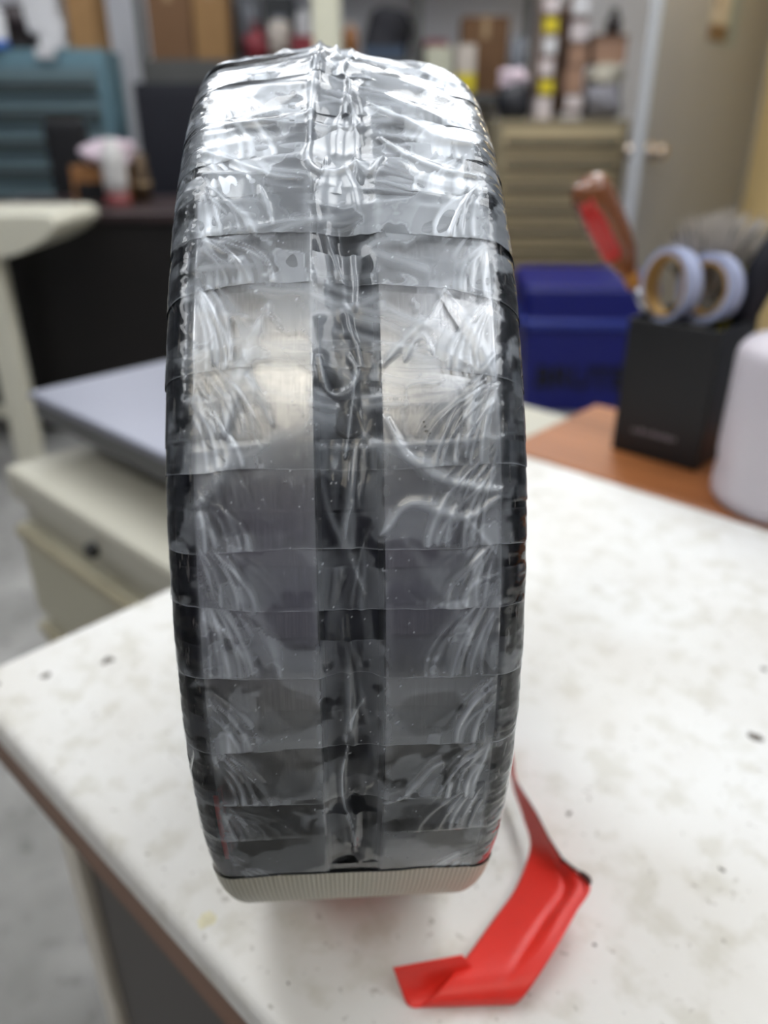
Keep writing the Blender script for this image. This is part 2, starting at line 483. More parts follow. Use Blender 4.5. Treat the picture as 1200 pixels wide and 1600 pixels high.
# stains and chips on the laminate
M_STAIN = mat('dark_grime', (96, 88, 78), 0.8, var=0.3, scale=900)
M_STAIN2 = mat('yellow_grime', (222, 216, 186), 0.8, var=0.2, scale=300)
def stain(x, y, rx, ry, m, seed):
    bm = bmesh.new(); rnd = random.Random(seed)
    d = Vector((x - AX, y - AY, 0)); cx, cy = d.dot(D2), d.dot(D1)
    vs = []
    for k in range(14):
        a = 2 * PI * k / 14; q = rnd.uniform(0.6, 1.15)
        vs.append(bm.verts.new((cx + rx * q * math.cos(a), cy + ry * q * math.sin(a), TABLE_Z + 0.00005)))
    c = bm.verts.new((cx, cy, TABLE_Z + 0.00022))
    for k in range(14): bm.faces.new((vs[k], vs[(k + 1) % 14], c))
    return from_bm('stain', bm, m, tb)
for i, (x, y, rx, ry, mm) in enumerate([(-0.1667, 0.3048, 0.0022, 0.003, M_STAIN), (-0.1401, 0.3166, 0.003, 0.004, M_STAIN),
        (-0.188, 0.298, 0.0018, 0.002, M_STAIN), (0.0732, 0.2194, 0.0011, 0.0016, M_STAIN), (0.1236, 0.1936, 0.0016, 0.0010, M_STAIN),
        (0.0699, 0.1648, 0.0008, 0.0006, M_STAIN), (-0.0601, 0.174, 0.003, 0.004, M_STAIN2), (-0.03, 0.152, 0.0007, 0.0005, M_STAIN),
        (0.165, 0.262, 0.004, 0.003, M_STAIN), (0.19, 0.31, 0.002, 0.002, M_STAIN)]):
    stain(x, y, rx, ry, mm, i)

# ------------------------------------------------------------------ the taped bearing
YAW = math.radians(3.65); LEAN = math.radians(0.53)
brg = thing('bearing', 'large steel roller bearing standing on edge, wrapped in clear packing tape', 'bearing', (-0.0154, 0.2452, TABLE_Z + 0.0004))
brg.rotation_euler = (0, LEAN, YAW)
brg.scale = (1.038, 1.0, 1.0)
R0 = 0.1260
def ring(name, prof, m, seg=240):
    """prof: (u, r) in metres; revolved about the bearing's axis (local x)"""
    bm = bmesh.new(); rings = []
    for u, r in prof:
        rings.append([bm.verts.new((u, -r * math.cos(2 * PI * k / seg), RING_C + r * math.sin(2 * PI * k / seg))) for k in range(seg)])
    for j in range(len(prof) - 1):
        for k in range(seg):
            bm.faces.new((rings[j][k], rings[j][(k + 1) % seg], rings[j + 1][(k + 1) % seg], rings[j + 1][k]))
    o = from_bm(name, bm, m, brg)
    me = o.data
    me.polygons.foreach_set('use_smooth', [True] * len(me.polygons))
    # hard edges between profile segments with a sharp turn
    bm2 = bmesh.new(); bm2.from_mesh(me)
    for e in bm2.edges:
        if len(e.link_faces) == 2 and e.calc_face_angle(0) > math.radians(28): e.smooth = False
    bm2.to_mesh(me); bm2.free()
    return o
M_GROOVE = mat('dark_groove_steel', (22, 28, 42), 0.38, metal=0.4, var=0.25, scale=160)
M_SEAL = mat('black_rubber_seal', (22, 23, 27), 0.5, var=0.15)
M_INNER = mat('ground_steel_inner_ring', (120, 120, 124), 0.3, metal=1.0, var=0.1, scale=60)
ring('groove', [(-0.0060, R0 - 0.0008), (-0.0052, R0 - 0.0040), (-0.003, R0 - 0.0048), (0.003, R0 - 0.0048), (0.0052, R0 - 0.0040), (0.0060, R0 - 0.0008)], M_GROOVE)
for sgn in (-1, 1):
    ring('steel_land', [(sgn * 0.0060, R0 - 0.0008), (sgn * 0.0063, R0), (sgn * 0.0273, R0), (sgn * 0.0277, R0 - 0.0002)], M_STEEL)
    ring('shoulder', [(sgn * 0.0277, R0 - 0.0002)] + [(sgn * (0.0277 + 0.0046 * math.sin(a)), R0 - 0.0062 + 0.0060 * math.cos(a)) for a in (0.25, 0.5, 0.8, 1.1, 1.4, PI / 2)]
         + [(sgn * 0.0323, 0.1075)], M_BLACKOX)
    ring('seal', [(sgn * 0.0323, 0.1075), (sgn * 0.0305, 0.1068), (sgn * 0.0300, 0.098), (sgn * 0.0308, 0.092), (sgn * 0.0308, 0.0862)], M_SEAL, 120)
    ring('inner_ring', [(sgn * 0.0308, 0.0862), (sgn * 0.0322, 0.0856), (sgn * 0.0322, 0.0712), (sgn * 0.0312, 0.0700), (0, 0.0700)], M_INNER, 120)
# lubrication holes in the groove
M_HOLE = mat('hole_black', (5, 5, 8), 0.7, var=0.1)
for ph in (30.6, 150.6, 270.6):
    a = math.radians(ph)
    prof = [(0.0, -0.0030), (0.0021, -0.0030), (0.0021, 0.0001), (0.0026, 0.0003), (0.0030, -0.0003)]
    bm = lathe_bm(prof, 20)
    M = Matrix.Rotation(a, 4, 'X').to_3x3() @ Matrix.Rotation(PI / 2, 4, 'X').to_3x3()
    bmesh.ops.rotate(bm, cent=(0, 0, 0), matrix=Matrix.Rotation(-a, 3, 'X') @ Matrix.Rotation(PI / 2, 3, 'X'), verts=bm.verts)
    r = R0 - 0.0044
    bmesh.ops.translate(bm, vec=(0.0002, -r * math.cos(a), RING_C + r * math.sin(a)), verts=bm.verts)
    from_bm('oil_hole', bm, M_HOLE, brg, smooth=True)
# dot-peened mark on the right-hand land
bm = bmesh.new()
def dot(u, ph, rr=0.00022):
    a = math.radians(ph); r = R0 + 0.00003
    c = Vector((u, -r * math.cos(a), RING_C + r * math.sin(a)))
    vs = bmesh.ops.create_icosphere(bm, subdivisions=1, radius=rr)['verts']
    bmesh.ops.translate(bm, vec=c, verts=vs)
for u, ph in [(13.7, 30.3), (13.9, 29.9), (14.3, 29.5), (14.5, 29.1), (14.4, 28.7), (14.9, 28.2), (15.4, 27.8), (15.9, 27.5), (16.4, 27.2), (16.9, 26.8), (17.4, 26.5), (17.9, 26.1), (18.3, 25.8),
              (14.0, 29.5), (14.8, 29.3), (20.4, 29.9), (21.0, 29.9), (20.7, 29.6), (20.3, 29.3), (21.1, 29.3), (20.7, 29.0), (21.0, 28.8), (20.4, 30.3), (20.9, 30.4)]:
    dot(u / 1000, ph)
tag(from_bm('dot_mark', bm, M_HOLE, brg), kind='stuff')

def catmull_(P, n):
    Q = [tuple(2 * a - b for a, b in zip(P[0], P[1]))] + list(P) + [tuple(2 * a - b for a, b in zip(P[-1], P[-2]))]
    out = []
    for i in range(len(P) - 1):
        p0, p1, p2, p3 = Q[i:i + 4]
        for k in range(n):
            t = k / n
            out.append(tuple(0.5 * (2 * b + (c - a) * t + (2 * a - 5 * b + 4 * c - d) * t * t + (3 * b - a - 3 * c + d) * t ** 3) for a, b, c, d in zip(p0, p1, p2, p3)))
    return out + [P[-1]]
# ---- tape: cross-section of the wrap, from the middle of the tread round the shoulder, down the side and into the bore
def section(du, ncorner, nside, nbore):
    RB = 0.1267; CR = 6.4
    pts = []
    for u in np.arange(0, 26.6, du): pts.append((u, RB * 1000, 0.0, 1.0))
    for i in range(ncorner + 1):
        a = (PI / 2) * i / ncorner
        pts.append((26.7 + CR * math.sin(a), RB * 1000 - CR + CR * math.cos(a), math.sin(a), math.cos(a)))
    for i in range(1, nside + 1):
        pts.append((33.1, RB * 1000 - CR - (RB * 1000 - CR - 69.5) * i / nside, 1.0, 0.0))
    for i in range(1, nbore + 1):
        pts.append((33.1 - 14 * i / nbore, 69.2, 0.0, -1.0))
    P = np.array(pts)
    s = np.concatenate([[0], np.cumsum(np.hypot(np.diff(P[:, 0]), np.diff(P[:, 1])))])
    U = np.concatenate([-P[:0:-1, 0], P[:, 0]]); R = np.concatenate([P[:0:-1, 1], P[:, 1]])
    NU = np.concatenate([-P[:0:-1, 2], P[:, 2]]); NR = np.concatenate([P[:0:-1, 3], P[:, 3]])
    SS = np.concatenate([-s[:0:-1], s])
    return SS, U, R, NU, NR
SEC_HI = section(0.3, 18, 12, 3)
SEC_LO = section(2.2, 6, 4, 2)
RM = 126.7     # mm, for arc lengths
# clear, fully stuck patches: (u mm, phi deg, half width mm, half height deg, rim)
PATCH = [(-12.5, 32.6, 4.6, 3.6, 0.25), (16.2, 31.0, 6.6, 2.7, 0.6), (-17, 23.2, 7.5, 2.4, 0.15), (-14, 17, 7.5, 2.6, 0.1), (17, 17.0, 6.5, 2.4, 0.1),
         (-13, 4.2, 6, 2.6, 0.1), (15, 3.4, 6.0, 2.4, 0.1), (-14, -3.4, 7, 2.4, 0.05), (14, -10.0, 6, 3, 0.05), (-15, -12.0, 7, 3, 0.05),
         (0.3, 30.6, 2.4, 1.7, 0.1), (-0.5, 11, 2.5, 3.0, 0.0), (1.6, -1.2, 2.4, 2.6, 0.0), (1.8, -8.5, 2.4, 3.2, 0.0)]

# bold single folds in the film: [(u mm, phi deg) ...], width mm, height mm, milkiness
FOLDS = [([(6.8, 30.5), (9.5, 27.8), (13, 26.4), (18, 25.2), (23, 24.6), (27, 24.3)], 1.1, 0.7, 0.55),
         ([(5.5, 20.8), (7.2, 21.6), (9.5, 23.0), (12.5, 23.3), (18, 22.4), (22, 22.2), (27, 23.8)], 0.9, 0.7, 0.55),
         ([(21, 22.0), (24, 20.4), (27, 18.6)], 0.5, 0.4, 0.35),
         ([(6.5, 35.2), (11, 37.6), (15, 39.4), (18.5, 42.2)], 0.8, 0.6, 0.45),
         ([(18.5, 42.0), (22, 39.0), (25, 36.2), (26.5, 33.8)], 0.9, 0.6, 0.4),
         ([(10.5, 35.6), (12.2, 37.2), (14.0, 37.6), (15.6, 36.2)], 0.6, 0.5, 0.4),
         ([(27, 36.0), (23.5, 33.6), (22.0, 30.5), (21.0, 27.2)], 0.8, 0.5, 0.4),
         ([(-14.5, 40.6), (-16.5, 38.0), (-18.8, 35.0), (-20.5, 32.4), (-22, 29.5)], 1.5, 0.6, 0.55),
         ([(-18.0, 34.2), (-15.5, 32.2), (-13.6, 30.2)], 1.3, 0.5, 0.6),
         ([(-27, 42.5), (-24.5, 40.0), (-23.8, 37.6), (-23.6, 35.4)], 0.5, 0.5, 0.6),
         ([(-25, 42.4), (-22.4, 40.6), (-21.2, 38.0), (-20.9, 35.6)], 0.5, 0.5, 0.6),
         ([(-20.5, 28.2), (-22.5, 26.2), (-25, 24.6), (-27.2, 23.5)], 1.3, 0.5, 0.35),
         ([(-26.5, 22.6), (-22, 18.6), (-17.5, 14.6), (-14.5, 11.0), (-13.5, 8.4)], 1.8, 0.35, 0.24),
         ([(-27, 14.0), (-22.5, 12.2), (-19, 9.8), (-17.6, 8.2)], 0.8, 0.35, 0.22),
         ([(9.5, 20.5), (14, 17.5), (18.5, 14.6), (24, 11.0), (26.5, 8.4)], 2.2, 0.3, 0.20),
         ([(27, 17.2), (22.5, 16.4), (20.5, 15.0), (20.8, 14.4)], 0.5, 0.4, 0.4),
         ([(6.0, -7.4), (9.5, -6.6), (13.0, -4.4), (15.5, -2.6), (18, -1.8)], 0.6, 0.4, 0.45),
         ([(19.0, -6.6), (19.5, -3.6), (21.5, -1.8), (24, -1.2)], 0.5, 0.4, 0.4),
         ([(-1.2, 0.2), (-2.4, -3.4), (-2.2, -8.0), (-0.4, -12.0), (0.2, -17.0)], 0.5, 1.0, 0.6),
         ([(2.0, 5.6), (-1.0, 2.4), (-1.6, 0.4)], 0.7, 0.6, 0.4),
         ([(-5.0, 36.0), (-3.4, 33.0), (0.4, 33.2), (1.6, 34.8), (0.2, 36.2)], 0.5, 0.9, 0.45),
         ([(1.4, 34.0), (0.2, 30.0), (-0.6, 27.4)], 0.4, 0.9, 0.45),
         ([(0.6, 23.6), (-0.8, 21.0), (0.6, 18.0), (2.5, 15.6)], 0.7, 0.7, 0.25),
         ([(-6.2, 60.0), (-6.8, 57.4), (-4.5, 56.0), (0, 56.4), (3, 57.2), (5.5, 55.6), (8, 57.4)], 0.9, 1.2, 0.6),
         ([(8, 60.5), (14, 57.8), (21, 55.8), (27, 55.0)], 0.9, 1.0, 0.6),
         ([(6.5, 66.0), (13, 63.5), (20, 60.8), (27, 59.4)], 1.0, 1.0, 0.6),
         ([(-27, 63.0), (-19, 62.4), (-11, 63.4), (-6, 64.5)], 1.1, 0.9, 0.6),
         ([(-5.0, 76.0), (-5.6, 70.0), (-6.0, 65.0), (-6.3, 60.0)], 0.7, 1.2, 0.5),
         ([(-16, 53.5), (-14.4, 51.0), (-13.6, 49.0)], 0.6, 0.5, 0.5),
         ([(-22, 51.5), (-18.5, 49.6), (-16.4, 47.6)], 0.6, 0.5, 0.5),
         ([(-27, 58.0), (-21, 57.0), (-14, 55.0), (-8, 54.6)], 0.8, 0.6, 0.5)]
def poly_dist(px, py, P):
    """distance (mm) and fraction along the polyline"""
    best = np.full(px.shape, 1e9); fr = np.zeros(px.shape)
    n = len(P) - 1
    for i in range(n):
        (ax, ay), (bx, by) = P[i], P[i + 1]
        dx, dy = bx - ax, by - ay
        t = np.clip(((px - ax) * dx + (py - ay) * dy) / (dx * dx + dy * dy + 1e-9), 0, 1)
        d = np.hypot(px - ax - t * dx, py - ay - t * dy)
        m = d < best
        best = np.where(m, d, best); fr = np.where(m, (i + t) / n, fr)
    return best, fr
KPH = math.radians(1) * RM
FOLDS = [(catmull_([(u, ph * KPH) for u, ph in P], 5), wd, hh, mk) for P, wd, hh, mk in FOLDS]

def tape_strip(lo, span, seed, tilt=0.0, bow=0.0, hi=True, edge=0.85, level=0.3, fold=0.0):
    SS, U, R, NU, NR = SEC_HI if hi else SEC_LO
    rnd = random.Random(seed)
    nv = max(12, int(math.radians(span) * RM / 0.36)) if hi else 8
    t = np.linspace(0, 1, nv) ** 1.15
    s = SS[None, :]; a = np.abs(s); sg = np.sign(s)
    tread = 1 - sst(26.5, 33.0, a)
    lo_e = lo + tilt * s / 27.0 + bow * np.minimum(a / 27.0, 1.35) ** 2 + 0.45 * (vn(s * 0.11, seed * 3.1, seed) - 0.5) + 0.12 * (vn(s * 0.6, seed * 1.7, seed + 5) - 0.5)
    phi = lo_e + span * t[:, None]                       # degrees
    v = np.radians(phi - lo_e) * RM                      # mm above the lower edge
    V = np.radians(phi) * RM
    s2 = np.broadcast_to(s, v.shape); a2 = np.abs(s2)
    h = (0.34 if lo > 50 else 0.45) * (1 - 0.72 * t[:, None]) + 0.06 + 0 * s2                # shingled: the lower edge lies on top
    haze = np.full(v.shape, 0.20 if lo > 60 else (0.12 if lo > 40 else 0.024))
    if hi:
        # loose undulation
        h = h + (0.28 if lo < 50 else 0.15) * (fbm(s2 * 0.16, V * 0.13, seed, 3 if lo < 50 else 2) - 0.5) * tread
        # curved creases fanning out of both shoulders
        for side in (-1, 1):
            L = rnd.uniform(13, 20); n = rnd.randint(4, 7); d0 = rnd.uniform(1.5, 4.5)
            for i in range(n):
                d = d0 + i * rnd.uniform(1.3, 2.2); Li = L * rnd.uniform(0.75, 1.1); ex = rnd.uniform(1.7, 2.5)
                amp = rnd.uniform(0.16, 0.42) * (0.4 if lo > 50 else 1.0); wd = rnd.uniform(0.28, 0.55) * (1.4 if lo > 50 else 1.0)
                vv = np.clip(v / Li, 0, 1.3)
                uc = 27.6 - d * (1 - np.minimum(vv, 1.0) ** ex) + 0.5 * (vn(v * 0.18, i * 7.7, seed + 31 * i) - 0.5)
                dist = side * s2 - uc
                env = sst(1.05, 0.75, vv) * (0.35 + 0.65 * vn(v * 0.3, i * 3.3, seed + i)) * np.clip(v / 0.8 + 0.25, 0, 1)
                g = np.exp(-(dist / wd) ** 2) * env * (side * s2 > 0) * sst(28.6, 27.4, a2)
                h = h + amp * g
                haze = np.maximum(haze, 0.30 * level / 0.3 * g * 0.9)
            # milky, streaky fan
            q = (27.6 - side * s2) / (1.06 - np.clip(v / (L * 1.15), 0, 1.0) ** 2)
            streak = 0.25 + 0.75 * sst(0.42, 0.70, vn(q * 0.75, v * 0.06 + side * 9, seed + 77))
            fan = streak * sst(19, 6, q) * sst(28.2, 27.3, a2) * (side * s2 > 0) * sst(0.25, 0.55, fbm(s2 * 0.12, V * 0.12, seed + 90, 2) + 0.1)
            haze = haze + level * 0.60 * fan
        # broad cloudy areas and air pockets with definite rims
        cl = fbm(s2 * 0.10, V * 0.10, seed + 200, 4)
        haze = haze + level * 0.45 * sst(0.48, 0.60, cl) * tread
        rim = np.exp(-((cl - 0.54) / 0.012) ** 2)
        haze = haze + 0.10 * rim * level / 0.3 * tread
        # bridge over the groove: sag and pleats
        gz = np.clip(1 - (s2 / 6.6) ** 2, 0, 1) ** 1.3
        sag = (0.7 + 2.3 * vn(V * 0.06, 1.3, seed + 8)) * gz * sst(72, 56, phi)
        haze = haze * (1 - 0.6 * gz * sst(52, 44, phi))
        h = h - sag
        for i in range(3):
            c = rnd.uniform(-5.2, 5.2); sl = rnd.uniform(-0.22, 0.22)
            uc = c + sl * (v - 8) + 2.2 * (vn(v * 0.10, i * 5.1, seed + 13 * i) - 0.5)
            amp = rnd.uniform(0.3, 1.1); wd = rnd.uniform(0.5, 1.3)
            env = gz * sst(0.15, 0.5, vn(v * 0.12, i * 2.2, seed + 50 + i))
            g = np.exp(-np.abs((s2 - uc) / wd) ** 1.6) * env
            h = h + amp * g
            haze = np.maximum(haze, 0.16 * level / 0.3 * g)
        haze = haze + 0.10 * level / 0.3 * np.exp(-((a2 - 6.6) / 0.9) ** 2) * vn(s2 * 0.8, V * 0.5, seed + 3)
        # diagonal tension folds, strong where the film is loose (top of the ring)
        if fold > 0:
            for i in range(7):
                th = rnd.uniform(-0.5, 0.5); c = rnd.uniform(2, span * 2.0)
                side = rnd.choice((-1, 1))
                dd = (v - c) * math.cos(th) + side * s2 * math.sin(th) + 1.5 * (vn(s2 * 0.12, i * 4.4, seed + 300 + i) - 0.5)
                wd = rnd.uniform(0.9, 2.6); amp = fold * rnd.uniform(0.35, 1.0)
                env = sst(0.25, 0.6, vn(s2 * 0.09 + i * 9, 0.5, seed + 400 + i)) * tread
                g = np.exp(-np.abs(dd / wd) ** 1.5) * env
                h = h + amp * g
                haze = np.maximum(haze, 0.35 * g)
            h = h + fold * 1.7 * (fbm(s2 * 0.06, V * 0.08, seed + 500, 2) - 0.5) * tread
        # tented film over the crown: lifted off the lands, highest along a pleat near the middle
        up = sst(58, 76, phi) * sst(118, 98, phi)
        h = h + up * (4.7 * np.clip(1 - np.abs(s2 + 4.0) / 31, 0, 1) + 1.3 * np.exp(-np.abs((s2 + 4.2) / 0.9)) * sst(66, 74, phi))
        # stuck patches are clear and pressed down
        for (pu, pp, ru, rp, rr) in PATCH:
            d = np.sqrt(((s2 - pu) / ru) ** 4 + ((phi - pp) / rp) ** 4 + 1e-9) ** 0.5 + 0.9 * (fbm(s2 * 0.16, V * 0.16, 900 + int(pu), 3) - 0.5)
            k = sst(0.80, 1.05, d)
            haze = haze * (0.45 + 0.55 * k) + rr * 0.22 * np.exp(-((d - 1.0) / 0.045) ** 2)
        for fi, (P, wd, hh, mk) in enumerate(FOLDS):
            ys = [q[1] for q in P]
            if max(ys) + 4 < V.min() or min(ys) - 4 > V.max(): continue
            d, f = poly_dist(s2, V, P)
            ww = wd * (0.35 + 0.9 * np.sin(np.clip(f, 0.02, 0.98) * PI) ** 0.7) * (0.7 + 0.6 * vn(f * 7, fi * 3.3, 41 + fi))
            g = np.exp(-(d / ww) ** 2)
            core = np.exp(-(d / (0.45 * ww)) ** 2)
            h = h + hh * 0.55 * g
            haze = haze + mk * (0.30 * g + 0.40 * core) * (0.55 + 0.6 * vn(f * 11, fi * 1.7, 77 + fi))
        # small bubbles / dust specks
        bub = vn(s2 * 2.1, V * 2.1, seed + 700)
        haze = haze + 0.4 * sst(0.965, 0.985, bub)
        # ripples on the shoulders
        sh = sst(26.5, 28.5, a2) * sst(37, 33, a2)
        h = h + sh * 0.55 * (fbm(s2 * 0.25, V * 0.45, seed + 600, 3) - 0.5)
        haze = haze * (1 - sh * (0.92 if lo < 50 else 0.5))
        haze = haze + sh * 0.14 * sst(0.60, 0.66, fbm(s2 * 0.22, V * 0.16, seed + 610, 3)) * level / 0.3
        # bright line of light on the cut edge, put in as haze
        eg = np.exp(-(v / 0.16) ** 2) * (0.55 + 0.45 * vn(s2 * 0.35, 2.2, seed + 800))
        haze = np.maximum(haze, edge * 0.45 * eg)
        haze = np.maximum(haze, 0.10 * np.exp(-((v - v.max()) / 0.2) ** 2))
    else:
        haze = haze * 0 + 0.05
    haze = np.clip(haze, 0.0, 0.92)
    bot = sst(-14, -22, np.where(phi > 180, phi - 360, phi)) * sst(-162, -150, np.where(phi > 180, phi - 360, phi))
    h = np.where(h > 0.4, h * (1 - bot) + 0.4 * bot, h)
    rr = R[None, :] + NR[None, :] * h
    uu = U[None, :] + NU[None, :] * np.clip(h, 0.05, None)
    pr = np.radians(phi)
    X = np.broadcast_to(uu, pr.shape) / 1000
    Y = -rr * np.cos(pr) / 1000
    Z = RING_C + rr * np.sin(pr) / 1000
    return grid_mesh('tape_strip', np.stack([X, Y, Z], -1).reshape(-1, 3), nv, len(SS), M_TAPE, brg, {'haze': haze})

#          lower edge, span, tilt, bow, edge, level, fold
STRIPS = [(97, 12, 0, -1.0, 0.4, 0.9, 0.8), (88, 12, 0.5, -1.0, 0.4, 0.9, 0.9), (79, 12, -0.6, -1.5, 0.4, 0.9, 0.9), (71.5, 11, 0.4, -1.5, 0.4, 0.9, 0.8), (64.5, 11, -0.4, -1.6, 0.4, 0.85, 0.7),
          (58.5, 10, 0.5, -1.6, 0.5, 0.75, 0.55), (53.3, 10, 0.2, -1.4, 0.6, 0.65, 0.3), (48.3, 10, -0.2, -1.1, 0.7, 0.55, 0.2),
          (43.0, 10, -0.3, -1.4, 0.9, 0.55, 0.2), (35.2, 11, -0.3, -1.0, 0.8, 0.55, 0.2), (29.0, 8.5, 0, -0.2, 0.3, 0.2, 0.0), (26.4, 10, 0.1, 0, 1.0, 0.5, 0.15),
          (23.0, 6, 0, 0.2, 0.3, 0.16, 0.0), (19.65, 9, 0, 0, 1.0, 0.40, 0.0), (14.3, 8.5, -0.2, 0.2, 1.0, 0.40, 0.0), (7.9, 10, -0.3, 0.1, 1.0, 0.40, 0.0),
          (0.4, 11, 0, 0.1, 1.0, 0.42, 0.0), (-6.9, 11, -0.2, 0.2, 0.9, 0.44, 0.0), (-12.5, 8, 0.3, 0.0, 0.4, 0.36, 0.0), (-24, 15, 0, 0, 0.3, 0.36, 0.0)]
for i, (lo, sp, ti, bo, ed, lv, fo) in enumerate(STRIPS):
    tape_strip(lo, sp, 11 + 7 * i, ti, bo, True, ed, lv, fo)
for i in range(25):
    tape_strip(106 + 9.2 * i, 14, 400 + i, 0, 0, False)

# ---- cream filament tape round the foot of the ring
def filament():
    SS, U, R, NU, NR = SEC_HI
    keep = np.abs(SS) < 37
    SS, U, R, NU, NR = SS[keep], U[keep], R[keep], NU[keep], NR[keep]
    nv = 90; t = np.linspace(0, 1, nv)[:, None]; s = SS[None, :]
    top = -21.5 + 0.9 * (vn(s * 0.12, 0.3, 5) - 0.5) - 2.2 * np.clip((np.abs(s) - 26) / 8, 0, 1.2) ** 1.5
    phi = top + (-160 - top) * t
    h = 0.70 + 0.6 * sst(-22, -34, phi) + 0.2 * np.exp(-((phi + 36) / 2.0) ** 2) + 0 * s
    h = np.where(phi < -40, 1.3, h)
    pr = np.radians(phi); rr = R[None, :] + NR[None, :] * h; uu = U[None, :] + NU[None, :] * h
    X = np.broadcast_to(uu, pr.shape) / 1000; Y = -rr * np.cos(pr) / 1000; Z = RING_C + rr * np.sin(pr) / 1000
    o = grid_mesh('filament_tape', np.stack([X, Y, Z], -1).reshape(-1, 3), nv, len(SS), M_FIL, brg)
    return tag(o, 'cream ribbed filament tape band')
filament()

# ------------------------------------------------------------------ red tape tail lying beside the bearing
ROWS = [((0.030, 0.2640, 0.7508), (0.034, 0.2760, 0.7512)),
        ((0.0488, 0.2387, 0.758), (0.0506, 0.2445, 0.763)), ((0.0515, 0.2229, 0.757), (0.0517, 0.2227, 0.764)), ((0.0532, 0.2109, 0.756), (0.056, 0.2043, 0.766)),
        ((0.0534, 0.1981, 0.756), (0.061, 0.1836, 0.767)), ((0.0455, 0.1813, 0.756), (0.0687, 0.1749, 0.766)), ((0.0362, 0.1693, 0.756), (0.0623, 0.1662, 0.764)),
        ((0.0271, 0.1574, 0.7565), (0.0548, 0.1566, 0.762)), ((0.0197, 0.1486, 0.757), (0.0478, 0.1489, 0.759)), ((0.014, 0.1439, 0.7545), (0.0425, 0.1445, 0.755)),
        ((0.0108, 0.1437, 0.751), (0.0392, 0.1443, 0.7512)), ((0.0075, 0.1446, 0.7504), (0.0347, 0.1466, 0.7506)), ((0.0051, 0.1475, 0.754), (0.03, 0.1511, 0.754)),
        ((0.0027, 0.1492, 0.762), (0.0243, 0.1533, 0.762))]
def catmull(P, n):
    P = np.array(P, float); out = []
    Q = np.vstack([2 * P[0] - P[1], P, 2 * P[-1] - P[-2]])
    for i in range(len(P) - 1):
        p0, p1, p2, p3 = Q[i:i + 4]
        for k in range(n):
            t = k / n
            out.append(0.5 * ((2 * p1) + (-p0 + p2) * t + (2 * p0 - 5 * p1 + 4 * p2 - p3) * t * t + (-p0 + 3 * p1 - 3 * p2 + p3) * t ** 3))
    out.append(P[-1]); return np.array(out)
def red_tape_mat():
    m = mat('red_vinyl_tape', (232, 50, 38), 0.38, var=0.08, scale=60, bump=0.05, bscale=200)
    b = m.node_tree.nodes['Principled BSDF']
    b.inputs['Subsurface Weight'].default_value = 0.15
    b.inputs['Subsurface Radius'].default_value = (0.003, 0.0006, 0.0004)
    return m
M_RED = red_tape_mat()
rt = thing('red_tape', 'strip of red vinyl tape curling on the white table beside the bearing', 'tape', (0.045, 0.18, TABLE_Z))
Lc = catmull([r[0] for r in ROWS], 8); Rc = catmull([r[1] for r in ROWS], 8)
nr, nc = len(Lc), 25
tt = np.linspace(0, 1, nc)[None, :, None]
G = Lc[:, None, :] * (1 - tt) + Rc[:, None, :] * tt
ii = np.arange(nr)[:, None]; jj = np.linspace(0, 1, nc)[None, :]
crease = np.exp(-((jj - 0.66 - 0.02 * np.sin(ii * 0.2)) / 0.05) ** 2) * np.exp(-((ii - 46) / 14.0) ** 2)
crease2 = np.exp(-((jj - 0.82) / 0.06) ** 2) * np.exp(-((ii - 44) / 12.0) ** 2)
G[:, :, 2] += 0.0011 * crease2 - 0.0012 * crease
# the torn corner: ragged outline at the widest point
tear = np.exp(-((ii - 36) / 3.0) ** 2) * sst(0.6, 1.0, jj)
G[:, :, 0] += 0.0014 * tear * (vn(ii * 0.9, jj * 6, 3) - 0.4); G[:, :, 1] += 0.003 * tear * (vn(ii * 1.1, jj * 5, 4) - 0.4)
G[:, :, 2] = np.maximum(G[:, :, 2], TABLE_Z + 0.0003)
G = G - np.array([0.045, 0.18, TABLE_Z])
o = grid_mesh('ribbon', G.reshape(-1, 3), nr, nc, M_RED, rt)
sol = o.modifiers.new('thickness', 'SOLIDIFY'); sol.thickness = 0.00018; sol.offset = 1
# grubby torn edge: a dark rolled bead of glue along the tear
bead = [(0.0515, 0.2229, 0.7641), (0.0562, 0.2042, 0.7662), (0.0585, 0.1930, 0.7667), (0.0612, 0.1838, 0.7672)]
M_GLUE = mat('grubby_glue', (74, 38, 34), 0.7, var=0.4, scale=700)
tube('torn_edge', [Vector(p) - Vector((0.045, 0.18, TABLE_Z)) for p in bead], [0.0001, 0.00022, 0.00025, 0.0004], M_GLUE, rt, 6)
rag = [(0.0610, 0.1838, 0.7670), (0.0626, 0.1822, 0.7672), (0.0640, 0.1806, 0.7669), (0.0655, 0.1793, 0.7672), (0.0668, 0.1780, 0.7672), (0.0682, 0.1765, 0.7668), (0.0689, 0.1751, 0.7661)]
tube('torn_corner', [Vector(p) - Vector((0.045, 0.18, TABLE_Z)) for p in rag], [0.0008, 0.0004, 0.0006, 0.0003, 0.0009, 0.0011, 0.0006], M_GLUE, rt, 8)
